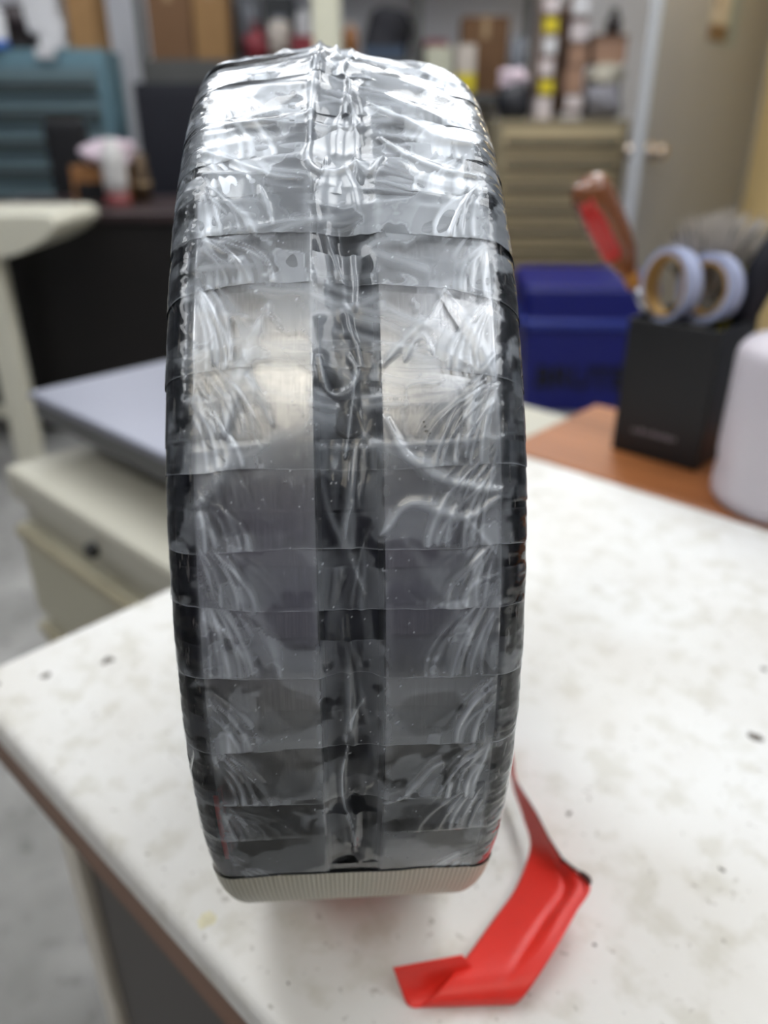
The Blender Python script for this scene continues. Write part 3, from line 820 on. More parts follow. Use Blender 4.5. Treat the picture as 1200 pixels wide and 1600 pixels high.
# pieces of the same red tape still stuck to the foot and the left shoulder of the bearing
def red_patch(label, s0, s1, p0, p1, hh):
    SS, U, R, NU, NR = SEC_HI
    keep = (SS >= s0) & (SS <= s1)
    SS, U, R, NU, NR = SS[keep], U[keep], R[keep], NU[keep], NR[keep]
    nv = 14; t = np.linspace(0, 1, nv)[:, None]
    phi = p0 + (p1 - p0) * t + 0.8 * (vn(SS[None, :] * 0.4, 0.7, 9) - 0.5)
    pr = np.radians(phi); rr = R[None, :] + NR[None, :] * hh; uu = U[None, :] + NU[None, :] * hh
    X = np.broadcast_to(uu, pr.shape) / 1000; Y = -rr * np.cos(pr) / 1000; Z = RING_C + rr * np.sin(pr) / 1000
    return tag(grid_mesh('red_tape_patch', np.stack([X, Y, Z], -1).reshape(-1, 3), nv, len(SS), M_RED, brg), label)
red_patch('red tape under the foot of the ring', -11, 14, -57, -84, 1.55)
red_patch('dark red tape end on the left shoulder', -28.4, -26.9, -5.5, -17.0, 0.02)

# ------------------------------------------------------------------ brown ledge and what stands on it
ld = thing('wooden_ledge', 'orange brown wood ledge butted against the back of the white table', 'desk', T(0.437, 0.015, 0), ROT)
box('top', (0.62, 0.080, TABLE_Z - 0.0135), (1.24, 0.158, 0.025), M_DESKWOOD, ld, 0.003)
M_DW2 = wood_mat('dark_brown_panel', (70, 44, 28), (92, 60, 38))
box('end_panel', (0.02, 0.080, 0.362), (0.018, 0.14, 0.722), M_DW2, ld, 0.001)
box('end_panel', (1.22, 0.080, 0.362), (0.018, 0.14, 0.722), M_DW2, ld, 0.001)
box('back_panel', (0.62, 0.145, 0.60), (1.18, 0.012, 0.24), M_DW2, ld, 0.001)

CUPZ = TABLE_Z - 0.001
cup = thing('pen_cup', 'square black plastic pen cup holding tape rolls and tools on the ledge', 'pen holder', T(0.497, 0.084, CUPZ), ROT)
M_CUP = mat('matt_black_cup', (11, 12, 16), 0.5, var=0.12, scale=40)
CW, CD, CH, CT = 0.073, 0.073, 0.110, 0.0025
box('base', (CW / 2, CD / 2, CT / 2 + 0.0002), (CW, CD, CT), M_CUP, cup, 0.0008)
for c, s in (((CW / 2, CT / 2, CH / 2), (CW, CT, CH)), ((CW / 2, CD - CT / 2, CH / 2), (CW, CT, CH)),
             ((CT / 2, CD / 2, CH / 2), (CT, CD - 2 * CT, CH)), ((CW - CT / 2, CD / 2, CH / 2), (CT, CD - 2 * CT, CH))):
    box('wall', c, s, M_CUP, cup, 0.0008)
bm = bmesh.new(); rnd = random.Random(4)
x = 0.016
while x < 0.054:                                   # small pale maker's print low on the front, unreadable
    wd = rnd.uniform(0.0016, 0.0034)
    bm_box(bm, (x + wd / 2, -0.0002, 0.0215 + rnd.uniform(-0.0006, 0.0006)), (wd, 0.0003, rnd.uniform(0.003, 0.0046)))
    x += wd + 0.0012
tag(from_bm('printed_mark', bm, mat('pale_print', (120, 112, 118), 0.6), cup), 'small pale print on black front', kind='stuff')

def screwdriver():
    a, b, c = Vector((0.1440, 0.600, 0.9585)), Vector((0.1870, 0.610, 0.8920)), Vector((0.2200, 0.619, 0.840))
    t = thing('screwdriver', 'screwdriver with red and amber handle leaning out of the black cup', 'screwdriver', c)
    d = (b - a).normalized()
    P = lambda p: p - c
    M_AMB = mat('amber_plastic', (126, 74, 40), 0.25, var=0.2, scale=60, coat=0.5)
    M_RH = mat('red_grip', (196, 44, 40), 0.35, var=0.15, scale=80)
    L = (b - a).length
    pts = [a + d * L * k for k in (0, 0.03, 0.10, 0.22, 0.55, 0.78, 0.92, 1.0)]
    h = tube('handle', [P(p) for p in pts], [0.007, 0.012, 0.0145, 0.0155, 0.0150, 0.0130, 0.0085, 0.006], M_AMB, t, 16)
    side = d.cross(Vector((0, 1, 0))).normalized()
    off = -side if side.x > 0 else side
    g0, g1 = a + d * L * 0.17, a + d * L * 0.80
    vis = Vector((-0.35, -0.94, 0.0))
    for k in range(3):
        o2 = off * (0.0072 - 0.0035 * k) + vis * (0.0095 + 0.0018 * k)
        tube('grip_rib', [P(g0 + o2), P(g0 * 0.7 + g1 * 0.3 + o2), P(g1 * 0.9 + g0 * 0.1 + o2), P(g1 + o2 * 0.9)], [0.0025, 0.0042, 0.0040, 0.002], M_RH, h, 8)
    tube('collar', [P(b - d * 0.002), P(b + d * 0.012)], [0.0062, 0.0052], mat('brass_amber', (178, 120, 44), 0.4, var=0.1), t, 14)
    tube('shaft', [P(b + d * 0.010), P(c)], [0.0028, 0.0028], mat('bright_steel', (200, 200, 205), 0.25, metal=1), t, 10)
screwdriver()

def tape_roll(label, c, nrm, ro, ri, wdt):
    t = thing('tape_roll', label, 'tape roll', (c.x, c.y, c.z - ro), group='small tape rolls in the pen cup')
    q = Vector((0, 0, 1)).rotation_difference(nrm).to_matrix()
    def part(nm, r0, r1, w, m):
        bm = lathe_bm([(r0, -w / 2), (r1, -w / 2), (r1, w / 2), (r0, w / 2), (r0, -w / 2)], 40)
        bmesh.ops.bevel(bm, geom=[e for e in bm.edges if len(e.link_faces) == 2 and e.calc_face_angle(0) > 1.0], offset=0.0006, segments=2, affect='EDGES')
        bmesh.ops.rotate(bm, cent=(0, 0, 0), matrix=q, verts=bm.verts)
        from_bm(nm, bm, m, t, (0, 0, ro), smooth=False)
    part('wound_tape', ri + 0.0025, ro, wdt, mat('pale_blue_white_tape', (176, 184, 212), 0.35, var=0.06, scale=40))
    part('core', ri, ri + 0.0024, wdt * 1.02, mat('tan_card_core', (186, 150, 92), 0.7, var=0.1, scale=40))
tape_roll('roll of clear tape turned almost edge-on in the pen cup beside the screwdriver', Vector((0.2270, 0.628, 0.8795)), Vector((-0.93, -0.36, 0.05)).normalized(), 0.0290, 0.0215, 0.013)
tape_roll('roll of clear tape with its tan core facing out of the pen cup', Vector((0.2515, 0.611, 0.8800)), Vector((-0.86, -0.50, 0.10)).normalized(), 0.0265, 0.0180, 0.013)

def brush():
    t = thing('dusting_brush', 'brush with grey bristles standing at the back of the pen cup', 'brush', (0.2520, 0.627, 0.775))
    tube('handle', [(0, 0, 0), (0.002, 0.002, 0.06), (0.006, 0.006, 0.098)], [0.004, 0.005, 0.009], mat('grey_wood_handle', (104, 98, 90), 0.6), t, 12)
    rnd = random.Random(3)
    M_B1 = mat('grey_bristle', (190, 184, 176), 0.8, var=0.3, scale=200); M_B2 = mat('dark_bristle', (92, 90, 86), 0.8, var=0.3, scale=200)
    for mm, n in ((M_B1, 260), (M_B2, 170)):
        bm = bmesh.new()
        for i in range(n):
            a = rnd.uniform(0, 2 * PI); q = math.sqrt(rnd.random())
            b0 = Vector((0.006 + 0.009 * q * math.cos(a), 0.006 + 0.007 * q * math.sin(a), 0.092))
            top = Vector((0.012 + 0.040 * q * math.cos(a), 0.010 + 0.020 * q * math.sin(a), rnd.uniform(0.140, 0.163) - 0.012 * q * q if mm is M_B1 else rnd.uniform(0.115, 0.148)))
            p = (top - b0).orthogonal().normalized() * 0.0009; r2 = (top - b0).normalized().cross(p)
            v = [bm.verts.new(b0 + p), bm.verts.new(b0 - p * 0.5 + r2 * 0.8), bm.verts.new(b0 - p * 0.5 - r2 * 0.8)]
            w2 = [bm.verts.new(top + p), bm.verts.new(top - p * 0.5 + r2 * 0.8), bm.verts.new(top - p * 0.5 - r2 * 0.8)]
            for k in range(3): bm.faces.new((v[k], v[(k + 1) % 3], w2[(k + 1) % 3], w2[k]))
            bm.faces.new(w2)
        tag(from_bm('bristles', bm, mm, t), kind='stuff')
brush()
t = thing('black_handled_tool', 'black rubber handled tool at the right side of the pen cup', 'tool', (0.2760, 0.605, 0.790))
tube('shaft', [(0, 0, 0), (0.002, 0.001, 0.06)], 0.003, mat('bright_steel', (200, 200, 205)), t, 8)
tube('handle', [(0.002, 0.001, 0.058), (0.005, 0.002, 0.072), (0.013, 0.001, 0.105), (0.024, -0.002, 0.135), (0.027, -0.003, 0.142)], [0.006, 0.010, 0.0125, 0.012, 0.007], mat('navy_black_rubber', (22, 23, 34), 0.55), t, 14)
t = thing('yellow_marker', 'yellow barrelled marker standing low in the pen cup', 'marker', (0.2725, 0.624, 0.770))
tube('barrel', [(0, 0, 0), (0.002, 0, 0.10), (0.0025, 0, 0.106)], [0.006, 0.006, 0.003], mat('dull_yellow_plastic', (150, 138, 34), 0.45), t, 12)
tube('cap', [(0.0025, 0, 0.104), (0.003, 0, 0.124), (0.0031, 0, 0.126)], [0.0068, 0.0066, 0.004], mat('yellow_olive_cap', (128, 118, 30), 0.45), t, 12)

bt = thing('plastic_bottle', 'frosted white plastic bottle with tan cap at the end of the ledge', 'bottle', T(0.488, 0.226, CUPZ))
def frosted():
    m = mat('frosted_plastic', (204, 198, 205), 0.35, var=0.05, scale=15)
    b = m.node_tree.nodes['Principled BSDF']
    b.inputs['Subsurface Weight'].default_value = 0.35; b.inputs['Subsurface Radius'].default_value = (0.02, 0.018, 0.018)
    return m
lathe('body', [(0.0, 0.0), (0.047, 0.0), (0.0505, 0.004), (0.051, 0.012), (0.0495, 0.028), (0.051, 0.034), (0.051, 0.104), (0.050, 0.109), (0.046, 0.114), (0.030, 0.121), (0.020, 0.125), (0.0175, 0.128), (0.0175, 0.136)], frosted(), bt, seg=48)
lathe('cap', [(0.0, 0.165), (0.020, 0.165), (0.0225, 0.162), (0.0225, 0.134), (0.0178, 0.1338)], mat('tan_cap', (206, 160, 112), 0.5), bt, seg=32)

# ------------------------------------------------------------------ cream cabinet with the bench scale
M_CAB = mat('cream_cabinet_paint', (188, 185, 170), 0.5, var=0.07, scale=9)
M_CABF = mat('cream_drawer_front', (186, 182, 160), 0.5, var=0.07, scale=9)
cb = thing('drawer_cabinet', 'low cream steel drawer cabinet under the bench scale', 'cabinet', T(0.173, -0.379, 0), ROT)
CWB = 0.371; CDP = 0.50; CHT = 0.70
box('body', (CWB / 2, 0.012 + (CDP - 0.012) / 2, CHT / 2 - 0.016), (CWB, CDP - 0.012, CHT - 0.034), M_CAB, cb, 0.003)
box('top', (CWB / 2, CDP / 2, CHT - 0.017), (CWB + 0.002, CDP, 0.034), M_CAB, cb, 0.006)
z1 = CHT - 0.052
for k, hh in enumerate((0.115, 0.22, 0.27)):
    zc = z1 - hh / 2
    d = box('drawer', (CWB / 2, 0.005, zc), (CWB - 0.016, 0.012, hh - 0.012), M_CABF, cb, 0.003)
    box('shadow_rail', (CWB / 2, -0.0015, z1 - 0.0125), (CWB - 0.02, 0.010, 0.012), M_CREAMSHADE, d, 0.003)  # drawer shadow painted on as a darker strip
    z1 -= hh
lk = lathe('lock', [(0.0, 0.008), (0.0055, 0.008), (0.007, 0.006), (0.007, 0.0)], mat('dark_lock', (52, 52, 50), 0.4, metal=0.6), cb, seg=20, axis='Z', loc=(0.171, -0.001, CHT - 0.026), rot=Matrix.Rotation(PI / 2, 3, 'X'))

sc_ = thing('bench_scale', 'grey steel platform scale with black feet on the cream cabinet', 'scale', T(0.217, -0.397, CHT), ROT)
M_PLATE = mat('satin_steel_plate', (150, 152, 164), 0.38, metal=0.55, var=0.05, scale=10)
M_SKIRT = mat('scale_grey_skirt', (92, 92, 92), 0.5, var=0.08)
box('platform', (0.155, 0.155, 0.0560), (0.31, 0.31, 0.008), M_PLATE, sc_, 0.003)
box('skirt', (0.155, 0.155, 0.0425), (0.304, 0.304, 0.019), M_SKIRT, sc_, 0.002)
box('frame', (0.175, 0.150, 0.0250), (0.21, 0.22, 0.016), M_BLACK, sc_, 0.002)
for x, y in ((0.085, 0.06), (0.27, 0.06), (0.085, 0.25), (0.27, 0.25)):
    lathe('foot', [(0.0, 0.0), (0.016, 0.0), (0.018, 0.003), (0.018, 0.012), (0.014, 0.018), (0.0, 0.018)], M_BLACK, sc_, (x, y, 0.0002), 20)

# ------------------------------------------------------------------ left midground: cream table, dark desk, chair
ct = thing('cream_side_table', 'cream moulded side table with rounded end in front of the dark desk', 'table', (-1.315, 2.40, 0))
poly = [(-0.55, 0.780), (0.395, 0.780), (0.417, 0.772), (0.425, 0.755), (0.415, 0.735), (0.375, 0.708), (0.32, 0.682), (0.27, 0.668), (0.20, 0.664), (-0.55, 0.664)]
prism('top', poly, -0.18, 0.18, M_CREAM, ct, bev=0.006)
for x, y in ((0.20, -0.14), (-0.42, -0.14), (0.08, 0.13), (-0.42, 0.13)):
    bm = bmesh.new(); bm_box(bm, (x, y, 0.333), (0.072, 0.05, 0.666), 0.006)
    from_bm('leg', bm, M_CREAM, ct)
box('foot_rail', (-0.17, 0.13, 0.12), (0.5, 0.03, 0.04), M_CREAM, ct, 0.004)

M_DDESK = wood_mat('black_brown_veneer', (10, 7, 7), (18, 13, 12), 0.45)
M_DTOP = wood_mat('maroon_desk_top', (44, 32, 34), (60, 46, 46), 0.35)
dd = thing('dark_desk', 'black brown wooden desk with closed front behind the cream table', 'desk', (-0.85, 2.96, 0))
box('desktop', (0, 0, 0.735), (1.15, 0.66, 0.03), M_DTOP, dd, 0.004)
box('front_panel', (0, -0.29, 0.362), (1.10, 0.02, 0.715), M_DDESK, dd, 0.002)
box('side_panel', (-0.54, 0.0, 0.362), (0.02, 0.56, 0.715), M_DDESK, dd, 0.002)
box('side_panel', (0.54, 0.0, 0.362), (0.02, 0.56, 0.715), M_DDESK, dd, 0.002)

ch = thing('office_chair', 'black office chair whose curved back rises behind the dark desk', 'chair', (-1.245, 3.40, 0))
bm = bmesh.new(); bm_box(bm, (0, 0, 0), (0.17, 0.07, 0.44), 0.032, seg=4)
for v in bm.verts: v.co.y += 0.5 * v.co.x ** 2 * 2; v.co.x += 0.22 * v.co.z ** 2 - 0.02 * v.co.z
bmesh.ops.translate(bm, vec=(-0.02, 0.0, 0.80), verts=bm.verts)
from_bm('backrest', bm, mat('black_chair_fabric', (18, 18, 22), 0.85), ch, smooth=True)
box('seat', (-0.02, 0.25, 0.46), (0.38, 0.40, 0.08), mat('black_chair_fabric', (18, 18, 22)), ch, 0.03)
tube('back_support', [(0, 0.20, 0.44), (0, 0.06, 0.44), (0, 0.03, 0.66)], 0.018, M_BLACK, ch, 10)
lathe('gas_lift', [(0.0, 0.08), (0.025, 0.08), (0.025, 0.42), (0.0, 0.42)], M_BLACK, ch, (0, 0.26, 0), 14)
for k in range(5):
    a = 2 * PI * k / 5
    f = tube('base_leg', [(0, 0.26, 0.10), (0.17 * math.cos(a), 0.26 + 0.17 * math.sin(a), 0.065)], [0.022, 0.015], M_BLACK, ch, 8)
    lathe('caster', [(0.0, -0.014), (0.022, -0.012), (0.025, 0.0), (0.022, 0.012), (0.0, 0.014)], M_BLACK, f, (0.17 * math.cos(a), 0.26 + 0.17 * math.sin(a), 0.0255), 14, 'X')

def lumpy(name, c, s, m, parent, seed, amp=0.12, flat=True):
    bm = bmesh.new()
    bmesh.ops.create_icosphere(bm, subdivisions=4, radius=1.0)
    for v in bm.verts:
        p = v.co.copy()
        p = Vector([math.copysign(abs(q) ** 0.7, q) for q in p])
        nz = math.sin(p.x * 3.1 + seed) * math.cos(p.y * 2.7 + seed * 1.3) + math.sin(p.z * 4.3 + seed * 2.1 + p.x * 2)
        p *= 1 + amp * nz * 0.5
        v.co = Vector((p.x * s[0] / 2, p.y * s[1] / 2, p.z * s[2] / 2))
    zmin = min(v.co.z for v in bm.verts)
    for v in bm.verts:
        v.co.z = max(v.co.z, -s[2] * 0.44)
    zmin = min(v.co.z for v in bm.verts)
    bmesh.ops.translate(bm, vec=(c[0], c[1], c[2] - zmin), verts=bm.verts)
    return from_bm(name, bm, m, parent, smooth=True)

DZ = 0.7502
cbx = thing('cardboard_box', 'small open brown cardboard box on the dark desk under a pink bag', 'box', (-1.02, 3.00, DZ))
box('carton', (0.02, 0.02, 0.0605), (0.20, 0.14, 0.120), mat('brown_carton', (150, 104, 62), 0.8, var=0.1), cbx, 0.004)
box('dark_window', (0.02, -0.052, 0.036), (0.17, 0.005, 0.062), mat('black_opening', (14, 14, 18), 0.8), cbx, 0.002)
pb = thing('plastic_bag', 'pale pink crumpled plastic bag lying on the small carton', 'bag', (-1.02, 3.00, DZ + 0.1210))
lumpy('crumpled_body', (0.045, 0.0, 0.0), (0.185, 0.16, 0.085), mat('pale_pink_plastic', (214, 196, 206), 0.4, var=0.08, scale=20), pb, 1.3, 0.2)
wb = thing('dispenser_bottle', 'white dispenser bottle with red foot on the dark desk', 'bottle', (-0.915, 2.86, DZ))
lathe('foot', [(0, 0), (0.042, 0), (0.044, 0.006), (0.040, 0.040), (0, 0.040)], mat('dull_red_plastic', (128, 62, 62), 0.5), wb, seg=24)
lathe('body', [(0, 0.038), (0.036, 0.038), (0.040, 0.07), (0.041, 0.14), (0.034, 0.175), (0.018, 0.19), (0.016, 0.21), (0, 0.21)], mat('white_bottle_plastic', (200, 198, 196), 0.4), wb, seg=24)
sp_ = thing('brass_fitting', 'brown round metal fitting beside the white dispenser bottle', 'fitting', (-0.865, 2.99, DZ))
lathe('cylinder', [(0, 0), (0.03, 0), (0.03, 0.10), (0.025, 0.11), (0.025, 0.15), (0.015, 0.16), (0, 0.16)], mat('bronze_brown', (94, 78, 60), 0.4, metal=0.5), sp_, seg=24)
lathe('collar', [(0.029, 0.05), (0.034, 0.052), (0.034, 0.066), (0.029, 0.068)], mat('tan_metal', (156, 134, 104), 0.4, metal=0.4), sp_, seg=24)

op = thing('wooden_offcut', 'orange brown wood offcut lying on the floor by the cream table', 'wood', (-1.66, 2.86, 0.0), 0.3)
box('plank', (0, 0, 0.0275), (0.34, 0.16, 0.055), mat('orange_pine', (198, 142, 84), 0.6, var=0.15), op, 0.004)
box('plank', (0.03, 0.02, 0.0815), (0.26, 0.12, 0.050), mat('orange_pine', (198, 142, 84)), op, 0.004, rot=None)

# ------------------------------------------------------------------ drawer cabinets
def drawer_cabinet(name, label, loc, w_, dp, h_, z_top, pitch, n, mb, mf, mp, lip):
    t = thing(name, label, 'cabinet', loc)
    box('body', (w_ / 2, dp / 2 + 0.012, h_ / 2), (w_, dp - 0.024, h_), mb, t, 0.004)
    for k in range(n):
        zc = z_top - pitch * (k + 0.5)
        if zc - pitch / 2 < 0.02: break
        d = box('drawer', (w_ / 2, 0.004, zc), (w_ - 0.07, 0.022, pitch - 0.014), mf, t, 0.003)
        box('pull', (w_ / 2, -0.015, zc - pitch / 2 + 0.020), (w_ - 0.08, lip, 0.010), mp, d, 0.002, rot=None)
        box('pull_shade', (w_ / 2, -0.0080, zc - pitch / 2 + 0.040), (w_ - 0.085, 0.003, 0.030), mat('drawer_shade_' + name, (30, 30, 25), 0.8), d, 0.0)  # shade at the pull painted as a dark strip
    return t
M_TEAL = mat('teal_enamel', (102, 134, 146), 0.5, var=0.08)
M_TEALD = mat('teal_drawer_enamel', (98, 118, 124), 0.5, var=0.08)
drawer_cabinet('tool_cabinet', 'teal blue steel tool cabinet with wide drawers by the left wall', (-2.01, 3.9, 0), 0.78, 0.27, 1.298, 1.235, 0.118, 10, M_TEAL, M_TEALD, M_TEALD, 0.030)
M_KH = mat('khaki_enamel', (134, 124, 100), 0.5, var=0.08)
M_KHD = mat('khaki_drawer_enamel', (196, 178, 140), 0.5, var=0.08)
drawer_cabinet('parts_cabinet', 'khaki steel parts cabinet with many shallow drawers behind the blue bin', (0.46, 3.55, 0), 0.56, 0.50, 1.020, 0.985, 0.0885, 11, M_KH, M_KHD, M_KHD, 0.032)
nv_ = thing('navy_cupboard', 'plain navy black steel cupboard behind the dark desk', 'cupboard', (-1.03, 3.6, 0))
M_NAVY = mat('navy_black_enamel', (16, 18, 30), 0.5, var=0.1)
box('body', (0.42, 0.22, 0.578), (0.84, 0.42, 1.156), M_NAVY, nv_, 0.004)
for k in range(2):
    d = box('door', (0.21 + 0.42 * k, 0.002, 0.578), (0.41, 0.018, 1.10), M_NAVY, nv_, 0.003)
    tube('handle', [(0.385 + 0.07 * k, -0.02, 0.52), (0.385 + 0.07 * k, -0.02, 0.64)], 0.006, M_BLACK, d, 8)

# things on the teal cabinet
TZ = 1.2985
def crate(name, label, cat, x0, x1, y, dp, z, h, m, flaps=None, group=None):
    t = thing(name, label, cat, ((x0 + x1) / 2, y, z), group=group)
    w_ = x1 - x0
    box('body', (0, dp / 2, h / 2), (w_, dp, h), m, t, 0.004)
    if flaps:
        box('tape_seam', (0, dp / 2, h + 0.0008), (0.035, dp, 0.0012), flaps, t, 0)
        box('tape_drop', (0, -0.0008, h * 0.86), (0.035, 0.0012, h * 0.28), flaps, t, 0)
    return t
M_CARD = mat('brown_cardboard', (146, 112, 72), 0.85, var=0.1, scale=14)
M_CARD2 = mat('dark_brown_cardboard', (112, 82, 56), 0.85, var=0.12, scale=14)
M_SEAM = mat('carton_tape', (168, 140, 104), 0.4)
M_WBOX = mat('white_card', (204, 204, 206), 0.7, var=0.05)
crate('cardboard_box', 'tall brown cardboard box standing on the right end of the teal cabinet', 'box', -1.375, -1.255, 3.95, 0.19, TZ, 0.30, M_CARD, M_SEAM)
crate('white_box', 'flat white box at the bottom of the pile on the teal cabinet', 'box', -1.50, -1.395, 3.915, 0.20, TZ, 0.062, M_WBOX, None, 'white boxes on the teal cabinet')
crate('white_box', 'wide white box in the middle of the pile on the teal cabinet', 'box', -1.545, -1.390, 3.925, 0.20, TZ + 0.063, 0.045, M_WBOX, None, 'white boxes on the teal cabinet')
crate('white_box', 'narrow white box on top of the pile on the teal cabinet', 'box', -1.555, -1.415, 3.935, 0.18, TZ + 0.109, 0.110, M_WBOX, None, 'white boxes on the teal cabinet')
t = thing('hanging_note', 'white paper sheet folded over the front edge of the teal cabinet', 'paper', (-1.470, 3.886, 1.262))
bm = bmesh.new(); bm_box(bm, (0, 0, 0.0185), (0.085, 0.0015, 0.040)); bm_box(bm, (0, 0.014, 0.0395), (0.085, 0.026, 0.0015))
from_bm('sheet', bm, M_WBOX, t)
t = thing('power_tool', 'dark brown and black power tool on the left of the teal cabinet', 'tool', (-1.645, 4.06, TZ))
M_TOOL = mat('dark_maroon_tool', (44, 32, 34), 0.5, var=0.2)
lumpy('motor_housing', (0, 0, 0.06), (0.15, 0.13, 0.13), M_TOOL, t, 0.4, 0.15)
box('battery', (0.045, 0, 0.031), (0.13, 0.11, 0.060), mat('black_brown_plastic', (40, 34, 32), 0.5), t, 0.01)
tube('grip', [(-0.02, 0, 0.06), (-0.03, 0, 0.03), (-0.035, 0, 0.002)], [0.03, 0.028, 0.03], M_TOOL, t, 12)
t = thing('spray_can', 'white spray can with blue base on the far left of the teal cabinet', 'can', (-1.69, 3.94, TZ))
lathe('base', [(0, 0), (0.045, 0), (0.045, 0.032), (0, 0.032)], mat('bright_blue_print', (44, 96, 178), 0.4), t, seg=24)
lathe('can_body', [(0.045, 0.032), (0.045, 0.13), (0.03, 0.15), (0, 0.15)], M_WBOX, t, seg=24)

# ------------------------------------------------------------------ storage rack along the back wall
rk = thing('storage_rack', 'dark grey steel storage rack with loaded shelves along the back wall', 'rack', (-1.18, 4.38, 0))
M_RACK = mat('dark_grey_rack', (78, 78, 76), 0.6, var=0.1)
RW, RDp = 1.95, 0.48
for z in (0.25, 0.68, 1.10, 1.245, 1.82):
    x0, x1 = (0.0, RW) if z not in (1.10, 1.245) else ((1.36, RW) if z == 1.10 else (0.0, 1.34))
    box('shelf', ((x0 + x1) / 2, RDp / 2, z + 0.0225), (x1 - x0, RDp, 0.045), M_RACK, rk, 0.003)
box('shelf_lip', (0.45, -0.006, 1.225), (0.90, 0.012, 0.09), M_RACK, rk, 0.002)
for x in (0.0, 1.35, RW):
    for y in (0.02, RDp - 0.02):
        box('post', (x, y, 1.0), (0.035, 0.035, 2.0), M_RACK, rk, 0.003)
SZ = 1.2905; SZ2 = 1.1455
GB = 'goods on the storage rack'
def onrack(name, label, cat, x0, x1, h, m, y=4.42, dp=0.22, z=SZ, seam=None):
    return crate(name, label, cat, x0, x1, y, dp, z, h, m, seam, GB)
onrack('cardboard_box', 'wide brown cardboard carton at the left end of the rack shelf', 'box', -1.150, -0.935, 0.34, M_CARD2, seam=M_SEAM)
onrack('cardboard_box', 'tall tan cardboard carton second from the left on the rack shelf', 'box', -0.925, -0.760, 0.36, M_CARD, seam=M_SEAM)
def sack(name, label, cat, x, y, z, s, m, seed, tie=None):
    t = thing(name, label, cat, (x, y, z), group=GB)
    lumpy('body', (0, 0, 0), s, m, t, seed, 0.18)
    if tie: lathe('neck', [(0.012, 0), (0.018, 0.01), (0.011, 0.02), (0.03, 0.045), (0, 0.045)], tie, t, (0, 0, s[2] * 0.9), 14)
    return t
def jar(name, label, x, y, z, r, h, m, mc, cat='bottle', shoulder=0.8):
    t = thing(name, label, cat, (x, y, z), group=GB)
    lathe('body', [(0, 0), (r, 0), (r, h * shoulder * 0.95), (r * 0.85, h * shoulder), (r * 0.45, h * (shoulder + 0.06)), (r * 0.42, h * 0.93)], m, t, seg=24)
    lathe('cap', [(r * 0.5, h * 0.89), (r * 0.5, h), (0, h)], mc, t, seg=20)
    return t
M_REDP = mat('dull_red_plastic2', (132, 40, 50), 0.5, var=0.15); M_DRED = mat('dark_red', (92, 26, 30), 0.5)
M_CRP = mat('cream_plastic', (196, 186, 176), 0.5, var=0.06); M_GRY = mat('grey_plastic', (128, 132, 140), 0.5, var=0.1)
sack('red_bundle', 'crumpled red cloth bundle on the rack beside the cartons', 'bundle', -0.64, 4.50, SZ, (0.12, 0.12, 0.14), M_REDP, 0.7, M_DRED)
jar('cream_bottle', 'cream plastic bottle between two red items on the rack', -0.52, 4.50, SZ, 0.055, 0.19, M_CRP, M_GRY, shoulder=0.86)
onrack('red_box', 'low red box on the rack just left of the cream column', 'box', -0.455, -0.335, 0.105, M_REDP, y=4.44, dp=0.16)
jar('white_bottle', 'white bottle standing behind the low red box on the rack', -0.415, 4.68, SZ, 0.04, 0.27, M_WBOX, M_GRY)
jar('grey_canister', 'grey metal canister behind the red bundle on the rack', -0.70, 4.70, SZ, 0.06, 0.30, M_GRY, M_GRY, 'canister', 0.9)
onrack('black_case', 'black equipment case at the back of the rack shelf', 'case', -0.62, -0.46, 0.30, mat('black_case_plastic', (40, 44, 48), 0.5), y=4.66, dp=0.16)
jar('amber_bottle', 'small amber bottle right of the cream column on the rack', -0.165, 4.45, SZ, 0.038, 0.16, mat('amber_brown', (148, 100, 58), 0.4), M_CRP)
sack('black_bag', 'large black bag slumped on the rack right of the column', 'bag', 0.02, 4.60, SZ, (0.22, 0.18, 0.25), mat('black_bag_fabric', (42, 42, 48), 0.8), 2.2)
onrack('blue_tray', 'dark blue tray in front of the black bag on the rack', 'tray', -0.10, 0.10, 0.055, mat('dark_blue_tray', (52, 70, 92), 0.5), y=4.40, dp=0.05)
t = onrack('crimson_tray', 'shallow crimson tray on the lower rack shelf behind the pale green box', 'tray', 0.205, 0.33, 0.25, mat('crimson_plastic', (112, 32, 52), 0.5), y=4.62, dp=0.16, z=SZ2)
onrack('pale_green_box', 'pale green white box on the lower rack shelf', 'box', 0.205, 0.335, 0.20, mat('pale_green_card', (192, 192, 172), 0.7), y=4.40, dp=0.2, z=SZ2)
def banded(name, label, cat, x, y, z, w_, dp, hs, cols, group):
    t = thing(name, label, cat, (x, y, z), group=group)
    zz = 0.0
    for h, m in zip(hs, cols):
        box('band', (0, dp / 2, zz + h / 2), (w_, dp, h - 0.001), m, t, 0.003); zz += h
    return t
M_YEL = mat('yellow_label', (214, 196, 40), 0.5, var=0.06)
banded('white_carton', 'white carton with a broad yellow foot on the lower rack shelf', 'box', 0.405, 4.40, SZ2, 0.095, 0.18, (0.085, 0.125), (M_YEL, M_CRP), GB)
onrack('cardboard_box', 'large dark brown carton on the lower rack shelf behind the yellow footed carton', 'box', 0.40, 0.64, 0.35, M_CARD2, y=4.62, dp=0.2, z=SZ2, seam=M_SEAM)
jar('grey_roll', 'grey paper roll standing at the right end of the rack', 0.685, 4.56, SZ2, 0.05, 0.26, M_GRY, M_GRY, 'roll', 0.93)

